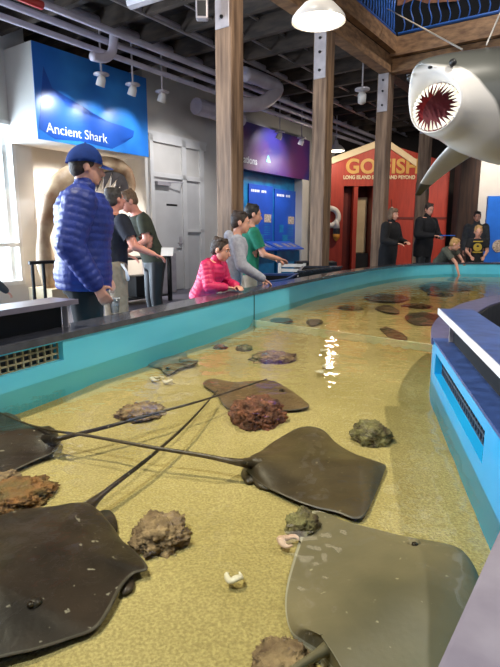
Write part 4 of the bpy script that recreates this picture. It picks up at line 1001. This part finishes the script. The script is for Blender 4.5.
    if cap:
        bm = bm_(); L = []
        for i in range(9):
            a = i/8*math.pi/2*.97; L.append([bm.verts.new(h((.092*math.cos(a)*math.cos(t), -.018+.118*math.cos(a)*math.sin(t), .030+.122*math.sin(a)-.02*(math.sin(t) < 0)*math.cos(a)*-math.sin(t)))) for t in [2*math.pi*j/28 for j in range(28)]])
        for p, q in zip(L, L[1:]):
            for j in range(28): bm.faces.new((p[j], p[(j+1) % 28], q[(j+1) % 28], q[j]))
        bm.faces.new(L[-1]); bmesh.ops.solidify(bm, geom=bm.faces[:], thickness=.004)
        c = obj('cap', bm, cap, root, smooth=True)
        bm = bm_(); a = []; b2 = []
        for i in range(15):
            t = math.pi*(i/14); px_, py_ = .078*math.cos(t), .075+.095*math.sin(t)**.8; z_ = .036-.012*abs(math.cos(t))-.02*math.sin(t)
            a.append(h((px_, py_, z_))); b2.append(h((.08*math.cos(t), .02+.07*math.sin(t), .036-.010*abs(math.cos(t)))))
        va = [bm.verts.new(p) for p in a]; vb = [bm.verts.new(p) for p in b2]
        for i in range(14): bm.faces.new((va[i], va[i+1], vb[i+1], vb[i]))
        bmesh.ops.solidify(bm, geom=bm.faces[:], thickness=.007*s); obj('cap_brim', bm, cap, c, smooth=True)
        bm = bm_(); ell(bm, h((0, -.018, .153)), (.008*hk, .008*hk, .006*hk), hr, 2); obj('cap_button', bm, cap, c, smooth=True)
    # ---- clothes
    infl = bulk
    bm = bm_(); rr = [(max(z, hem) if i == 0 else z, rx*b+infl, ry*b+infl*1.3, oy) for i, (z, rx, ry, oy) in enumerate(TORSO) if i == 0 or z > hem+.03]
    rr[0] = (hem, rr[0][1]+.004, rr[0][2]+.004, rr[0][3]); rr[-1] = (1.47, rr[-1][1]+.004, rr[-1][2]+.004, rr[-1][3])
    loftr(bm, rr, gu)
    for k in (-1, 1):
        cone(bm, g(sh[k]), (.056*b+infl)*s, g(el[k]), (.046*b+infl*.9)*s)
        if sleeve > .6: cone(bm, g(el[k]), (.046*b+infl*.9)*s, g(el[k].lerp(wr[k], .93)), (.034+infl*.7)*s)
        if sleeve <= .6:
            pass
    if puffer or collar == 'high':
        cone(bm, g(nb), .075*s, g(nb+(hc-nb)*.35), .072*s)
    if hood:
        ell(bm, gu((0, -.105, 1.45)), (.11*s, .065*s, .075*s), Rz)
    o = fuse('jacket' if (puffer or hood or collar == 'high') else 'shirt', bm, top, vox, 3, root)
    if sleeve <= .6:                       # cut short sleeves above the elbow
        b3 = bmesh.new(); b3.from_mesh(o.data); dl = []
        for v in b3.verts:
            for k in (-1, 1):
                a, c2 = g(sh[k]), g(el[k]); t = (v.co-a).dot(c2-a)/(c2-a).length_squared
                if t > .72 and (v.co-a-(c2-a)*min(t, 1.2)).length < .12*s: dl.append(v); break
        bmesh.ops.delete(b3, geom=dl, context='VERTS'); b3.to_mesh(o.data); b3.free()
    if puffer:
        me = o.data; inv = M.Rotation(-rz, 3, 'Z'); cl = []
        ax0, ax1 = gu((0, 0, hem)), gu((0, 0, 1.46)); nv = [v.normal.copy() for v in me.vertices]
        segs = [(ax0, ax1, .20*s, 0)]
        for k in (-1, 1):
            l1 = (el[k]-sh[k]).length*s; segs += [(g(sh[k]), g(el[k]), .07*s, .03), (g(el[k]), g(wr[k]), .055*s, .03+l1)]
        for v, nn in zip(me.vertices, nv):
            best = None
            for a, c2, rad, off in segs:
                ln = (c2-a).length; t = (v.co-a).dot(c2-a)/ln/ln; tc_ = min(max(t, 0), 1); dd2 = (v.co-a-(c2-a)*tc_).length/rad
                if best is None or dd2 < best[0]: best = (dd2, t*ln+off)
            q = abs(math.sin(math.pi*best[1]/puffer))**.6; cl.append(v.co+nn*(q-.6)*puffer*.13)
        for v, c2 in zip(me.vertices, cl): v.co = c2
    bt = bottoms or m_jeans
    bm = bm_(); loftr(bm, [(.80, .155*b, .115*b, 0), (.88, .172*b, .125*b, 0), (.95, .178*b, .126*b, -.005), (1.02 if tuck else .97, .166*b, .117*b, 0)], gu if lean < .3 else g)
    for k in (-1, 1):
        cone(bm, g((legsep*k, 0, .88)), .096*s*b, g((.10*k, .025, .49)), .068*s*b); cone(bm, g((.10*k, .025, .49)), .068*s*b, g((.10*k, -.015, .10)), .056*s)
    fuse('trousers', bm, bt, vox*1.2, 3, root)
    for k in (-1, 1):
        bm = bm_(); ell(bm, g((.10*k, .05, .05)), (.048*s, .135*s, .05*s), Rz); 
        for v in bm.verts: v.co.z = max(v.co.z, .002)
        obj('shoe', bm, shoes or m_shoe, root, smooth=True)
    root['_'] = 0; del root['_']
    return root, g, gu, h, s
def face(dx, dy): return math.atan2(-dx, dy)            # heading so that local +Y looks along (dx,dy)
# 1 the man in blue
r, g, gu, h, s = person('man in a royal blue quilted jacket and blue cap standing at the tank', -1.15, 3.62, face(1, .22), 1.785, 1.2, lean=R(3), head=(R(10), R(-6)), bulk=.042,
    arms={1: ((.285, -.05, 1.13), (.27, .09, .88)), -1: ((-.28, -.02, 1.12), (-.22, .12, .92))}, hair=m_brown, top=m_puffer, bottoms=m_blacksoft, puffer=.048, cap=m_cap, hem=.83, vox=.010)
cp = g((.25, .40, .80)); cp = V((cp.x, cp.y, .702))
q = onz(115, 313, .702); cup = empty('plastic_cup', q, 'clear plastic cup standing on the rim under the hand of the man in blue', 'cup')
bm = bm_(); lathe(bm, [(.026, .0), (.036, .1), (.034, .1), (.025, .004)], q, None, 18, cap0=True, cap1=False); obj('cup_wall', bm, m_clear, cup, smooth=True)
bm = bm_(); lathe(bm, [(.037, .097), (.039, .1), (.037, .103), (.034, .1)], q, None, 18, cap0=False, cap1=False); obj('cup_lip', bm, m_white, cup, smooth=True)
# 2 man in polo, seen from behind
r, g, gu, h, s = person('man in a navy polo and khaki trousers holding out a white sheet', -1.38, 5.25, face(.75, .66), 1.68, 1.16, lean=R(4), head=(R(10), R(6)),
    arms={1: ((.33, .08, 1.16), (.38, .27, 1.08)), -1: ((-.27, .05, 1.13), (-.2, .28, 1.05))}, hair=m_grey, skin=m_skin2, top=m_polo, bottoms=m_khaki, sleeve=.5, hem=.92, tuck=True, vox=.012)
w = g((.40, .42, 1.10)); bm = bm_(); box(bm, w, X*.06, (Y_*.6+Z*.8)*.05, (Y_*-.8+Z*.6)*.002); tag(obj('paper_sheet', bm, m_paper), 'white sheet of paper in the hand of the man in the navy polo', 'paper')
bm = bm_(); L = [g(p) for p in ((.19, .0, .98), (.25, .02, .92), (.24, .05, .84), (.2, .06, .82), (.18, .05, .9), (.2, .02, .98))]; tube(bm, spline(L, 4), .012, 6); obj('lanyard_loop', bm, m_paper, r, smooth=True)
bm = bm_(); loftr(bm, [(.925, .19, .137, 0), (.965, .192, .138, 0)], gu); obj('belt', bm, m_black, r, smooth=True)
# 3 blond man looking down
r, g, gu, h, s = person('fair-haired man in a dark olive shirt looking down at the black table', -1.15, 6.3, face(-1, -.55), 1.78, 1.05, lean=R(22), head=(R(0), R(-25)),
    arms={1: ((.25, .14, 1.12), (.18, .36, 1.0)), -1: ((-.25, .16, 1.14), (-.16, .36, 1.02))}, hair=m_lbrown, skin=m_skin2, top=m_olive, bottoms=m_black, sleeve=.5, hem=.88, vox=.012)
# 4 girl in pink
gx = -.46
r, g, gu, h, s = person('small girl in a pink quilted jacket leaning on the rim', gx, 5.0, face(.9, -.42), 1.20, 1.10, hs=1.30, lean=R(24), head=(R(6), R(-14)), bulk=.036,
    arms={1: ((.27, .26, 1.10), (.17, .46, 1.09)), -1: ((-.27, .24, 1.12), (-.05, .52, 1.09))}, hair=m_brown, top=m_pink, bottoms=m_jeans, puffer=.042, hem=.86, ponytail=False, vox=.008, long=False)
# 5 boy in grey hoodie
r, g, gu, h, s = person('boy in a grey hooded sweatshirt standing at the rim beside the girl', -.21, 5.55, face(.95, .1), 1.45, 1.06, hs=1.15, lean=R(10), head=(R(-8), R(-8)), bulk=.03,
    arms={1: ((.27, .12, 1.10), (.22, .40, .93)), -1: ((-.25, .16, 1.10), (-.12, .42, .90))}, hair=m_brown, top=m_hoodie, bottoms=m_khaki, hood=True, hem=.84, vox=.010)
# 6 boy in green
r, g, gu, h, s = person('dark-haired boy in a green shirt behind the boy in the grey hood', -.02, 6.25, face(.9, .25), 1.56, 1.02, hs=1.1, lean=R(4), head=(R(-5), R(-10)),
    arms={1: ((.24, .14, 1.12), (.16, .38, 1.06)), -1: ((-.23, .16, 1.14), (-.02, .38, 1.05))}, hair=m_dark, top=m_green, bottoms=m_khaki, sleeve=.5, hem=.84, vox=.011)
# 7 woman in black coat
r, g, gu, h, s = person('woman with short fair hair in a long black coat at the far rim', 2.72, 10.35, face(.75, -.66), 1.74, 1.18, lean=R(4), head=(R(-8), R(-6)), bulk=.028,
    arms={1: ((.30, .05, 1.12), (.22, .28, 1.08)), -1: ((-.30, .08, 1.12), (-.12, .3, 1.1))}, hair=m_lbrown, skin=m_skin, top=m_coat, bottoms=m_black, collar='high', hem=.55, long=True, vox=.014)
# 8 man in black
r, g, gu, h, s = person('tall man in a black coat looking down at the boys', 3.80, 11.55, face(.6, -.8), 1.90, 1.2, lean=R(5), head=(R(-20), R(-16)), bulk=.026,
    arms={1: ((.30, .06, 1.14), (.16, .33, 1.12)), -1: ((-.30, .10, 1.14), (-.06, .34, 1.10))}, hair=m_brown, skin=m_skin, top=m_coat, bottoms=m_black, collar='high', hem=.7, vox=.014)
w = ony(447, 235.5, 11.1); bm = bm_(); box(bm, w, X*.15, Y_*.06, Z*.008); tag(obj('blue_leaflet', bm, m_bluedoor), 'blue leaflet in the hand of the tall man in black', 'leaflet')
# 9 boy reaching in
r, g, gu, h, s = person('boy in a grey-green shirt bending over the far rim with a hand in the water', 3.84, 10.62, face(.45, -.9), 1.28, 1.08, hs=1.3, lean=R(44), head=(R(35), R(-22)), bulk=.03,
    arms={1: ((.08, .64, .96), (.12, .80, .66)), -1: ((-.30, .40, 1.12), (-.26, .56, .99))}, hair=m_blond, top=m_greytee, bottoms=m_jeans, sleeve=.5, hem=.86, vox=.011)
# 10 boy in black tee
r, g, gu, h, s = person('fair-haired boy in a black shirt with a yellow print facing the tank', 4.66, 10.82, face(-.3, -1), 1.38, 1.05, hs=1.25, head=(R(5), R(-12)),
    arms={1: ((.25, .02, 1.15), (.16, .24, 1.02)), -1: ((-.25, .02, 1.15), (-.16, .24, 1.02))}, hair=m_blond, top=m_tee, bottoms=m_jeans, sleeve=.5, hem=.84, vox=.011)
f0 = gu((0, .135, 1.25)); fd = V((-.28, -.96, 0)).normalized(); bm = bm_(); lathe(bm, [(.085, -.01), (.08, .008)], f0, fd, 18); obj('shirt_print', bm, m_print, r)
e = Z.cross(fd)
for zz in (.115, -.10):
    bm = bm_(); box(bm, f0+Z*zz, e*.09, fd*.012, Z*.012); obj('shirt_print', bm, m_print, r)
# 11 person behind
r, g, gu, h, s = person('adult with dark hair in a charcoal jacket behind the boy in black', 5.25, 12.3, face(-.35, -1), 1.76, 1.05, head=(R(0), R(-10)), bulk=.03, hair=m_dark, top=m_dgrey, bottoms=m_black, collar='high', hem=.8, vox=.015)
# 12 child at the window edge
q = ony(-24, 290, 5.2); r, g, gu, h, s = person('child in a dark grey sleeve by the window, mostly out of view', q.x, q.y, face(.3, 1), 1.05, 1.1, hs=1.25, bulk=.035,
    arms={1: ((.38, .02, 1.28), (.42, .22, 1.10)), -1: ((-.26, .05, 1.12), (-.2, .2, .95))}, hair=m_brown, top=m_dgrey, bottoms=m_black, hem=.84, vox=.012, collar='high')
# ================================================================== LIGHT
def area(name, loc, aim, sx, sy, power, col):
    d = bpy.data.lights.new(name, 'AREA'); d.shape = 'RECTANGLE'; d.size = sx; d.size_y = sy; d.energy = power; d.color = col
    o = bpy.data.objects.new(name, d); COL.objects.link(o); o.location = loc; o.rotation_euler = (V(aim)-V(loc)).to_track_quat('-Z', 'Y').to_euler(); return o
def spot(name, loc, aim, power, col, ang=60, blend=.5, rad=.06):
    d = bpy.data.lights.new(name, 'SPOT'); d.energy = power; d.color = col; d.spot_size = R(ang); d.spot_blend = blend; d.shadow_soft_size = rad
    o = bpy.data.objects.new(name, d); COL.objects.link(o); o.location = loc; o.rotation_euler = (V(aim)-V(loc)).to_track_quat('-Z', 'Y').to_euler(); return o
wc = st((WS0+WS1)/2, TW-.9, (WZ0+WZ1)/2+.2)
area('window_daylight', wc, wc+B, 3.4, 3.2, 1000, (.74, .85, 1))
wc2 = st(-.4, TW-.9, (WZ0+WZ1)/2+.2); area('window_daylight', wc2, wc2+B+A*.3, 3.2, 3.0, 1500, (.74, .85, 1))
spot('tank_lamp', (-2.4, 2.2, 6.0), (-.2, 3.0, .4), 1000, (1, .9, .68), 62, .8, .06)
spot('tank_lamp', (3.4, 2.6, 6.0), (-.5, 3.8, .5), 800, (1, .93, .8), 62, .8, .06)
spot('tank_lamp', (2.6, 8.0, 7.2), (2.4, 7.4, .4), 750, (1, .84, .55), 60, .8, .06)
spot('near_lamp', (-1.6, -.4, 4.6), (.7, 1.5, .5), 420, (.86, .93, 1), 60, .8, .1)
spot('shark_fill', (-.9, 1.5, 4.2), (2.0, 4.9, 2.4), 520, (1, .95, .88), 36, .8, .1)  # added fill that brightens the shark
for b_ in hb:
    spot('sign_lamp', b_+B*-.12-Z*.06, st(b_.dot(A)-.2, -8.0, 3.0), 100 if b_ is hb[0] else 50, (.85, .92, 1), 80, .9, .04)
spot('header_lamp', st(12.3, -7.0, 4.0), st(12.3, -7.95, 3.2), 130, (.9, .85, 1), 100, .8, .05)
spot('board_lamp', st(12.3, -6.2, 4.2), st(12.4, -8.1, 1.4), 270, (.9, .95, 1), 70, .8, .05)
spot('shack_lamp', (4.0, 13.5, 4.2), (4.0, 16, 2.2), 190, (1, .82, .62), 95, .8, .1)
spot('right_lamp', (6.6, 12.4, 4.2), (7.0, 14.6, 1.8), 420, (1, .9, .8), 95, .8, .1)
spot('rim_lamp', (4.2, 7.6, 4.6), (4.2, 10.8, 1.0), 260, (1, .9, .78), 55, .8, .1)
spot('table_lamp', st(8.2, -6.4, 4.2), st(8.6, -8.0, 1.2), 225, (.92, .94, 1), 90, .8, .1)
spot('alcove_fill', st(6.6, -8.7, 2.72), st(6.6, -9.2, 0), 330, (1, .96, .9), 150, .8, .1)  # added light under the sign box, stands in for daylight on the alcove wall
spot('gallery_fill', (3.5, 8.2, 7.6), (4.2, 11.5, 5.2), 420, (.95, .95, 1), 110, .8, .1)  # extra unseen light, put in to lift the blue railing and the brick
spot('post_lamp', (.2, 4.6, 4.4), (.4, 7.6, 2.6), 160, (1, .9, .78), 100, .8, .1)
p = bpy.data.lights.new('dome_bulb', 'POINT'); p.energy = 25; p.color = (1, .9, .75); p.shadow_soft_size = .1; o = bpy.data.objects.new('dome_bulb', p); COL.objects.link(o); o.location = L2-Z*.16
w = bpy.data.worlds.new('world'); scene.world = w; w.use_nodes = True; bg = w.node_tree.nodes['Background']; bg.inputs[0].default_value = (.82, .88, 1, 1); bg.inputs[1].default_value = .55
scene.view_settings.view_transform = 'Standard'; scene.view_settings.look = 'None'; scene.view_settings.exposure = .42; scene.view_settings.gamma = 1
scene.cycles.use_denoising = True; scene.cycles.max_bounces = 7; scene.cycles.transparent_max_bounces = 12; scene.cycles.sample_clamp_indirect = 4; scene.cycles.caustics_reflective = False
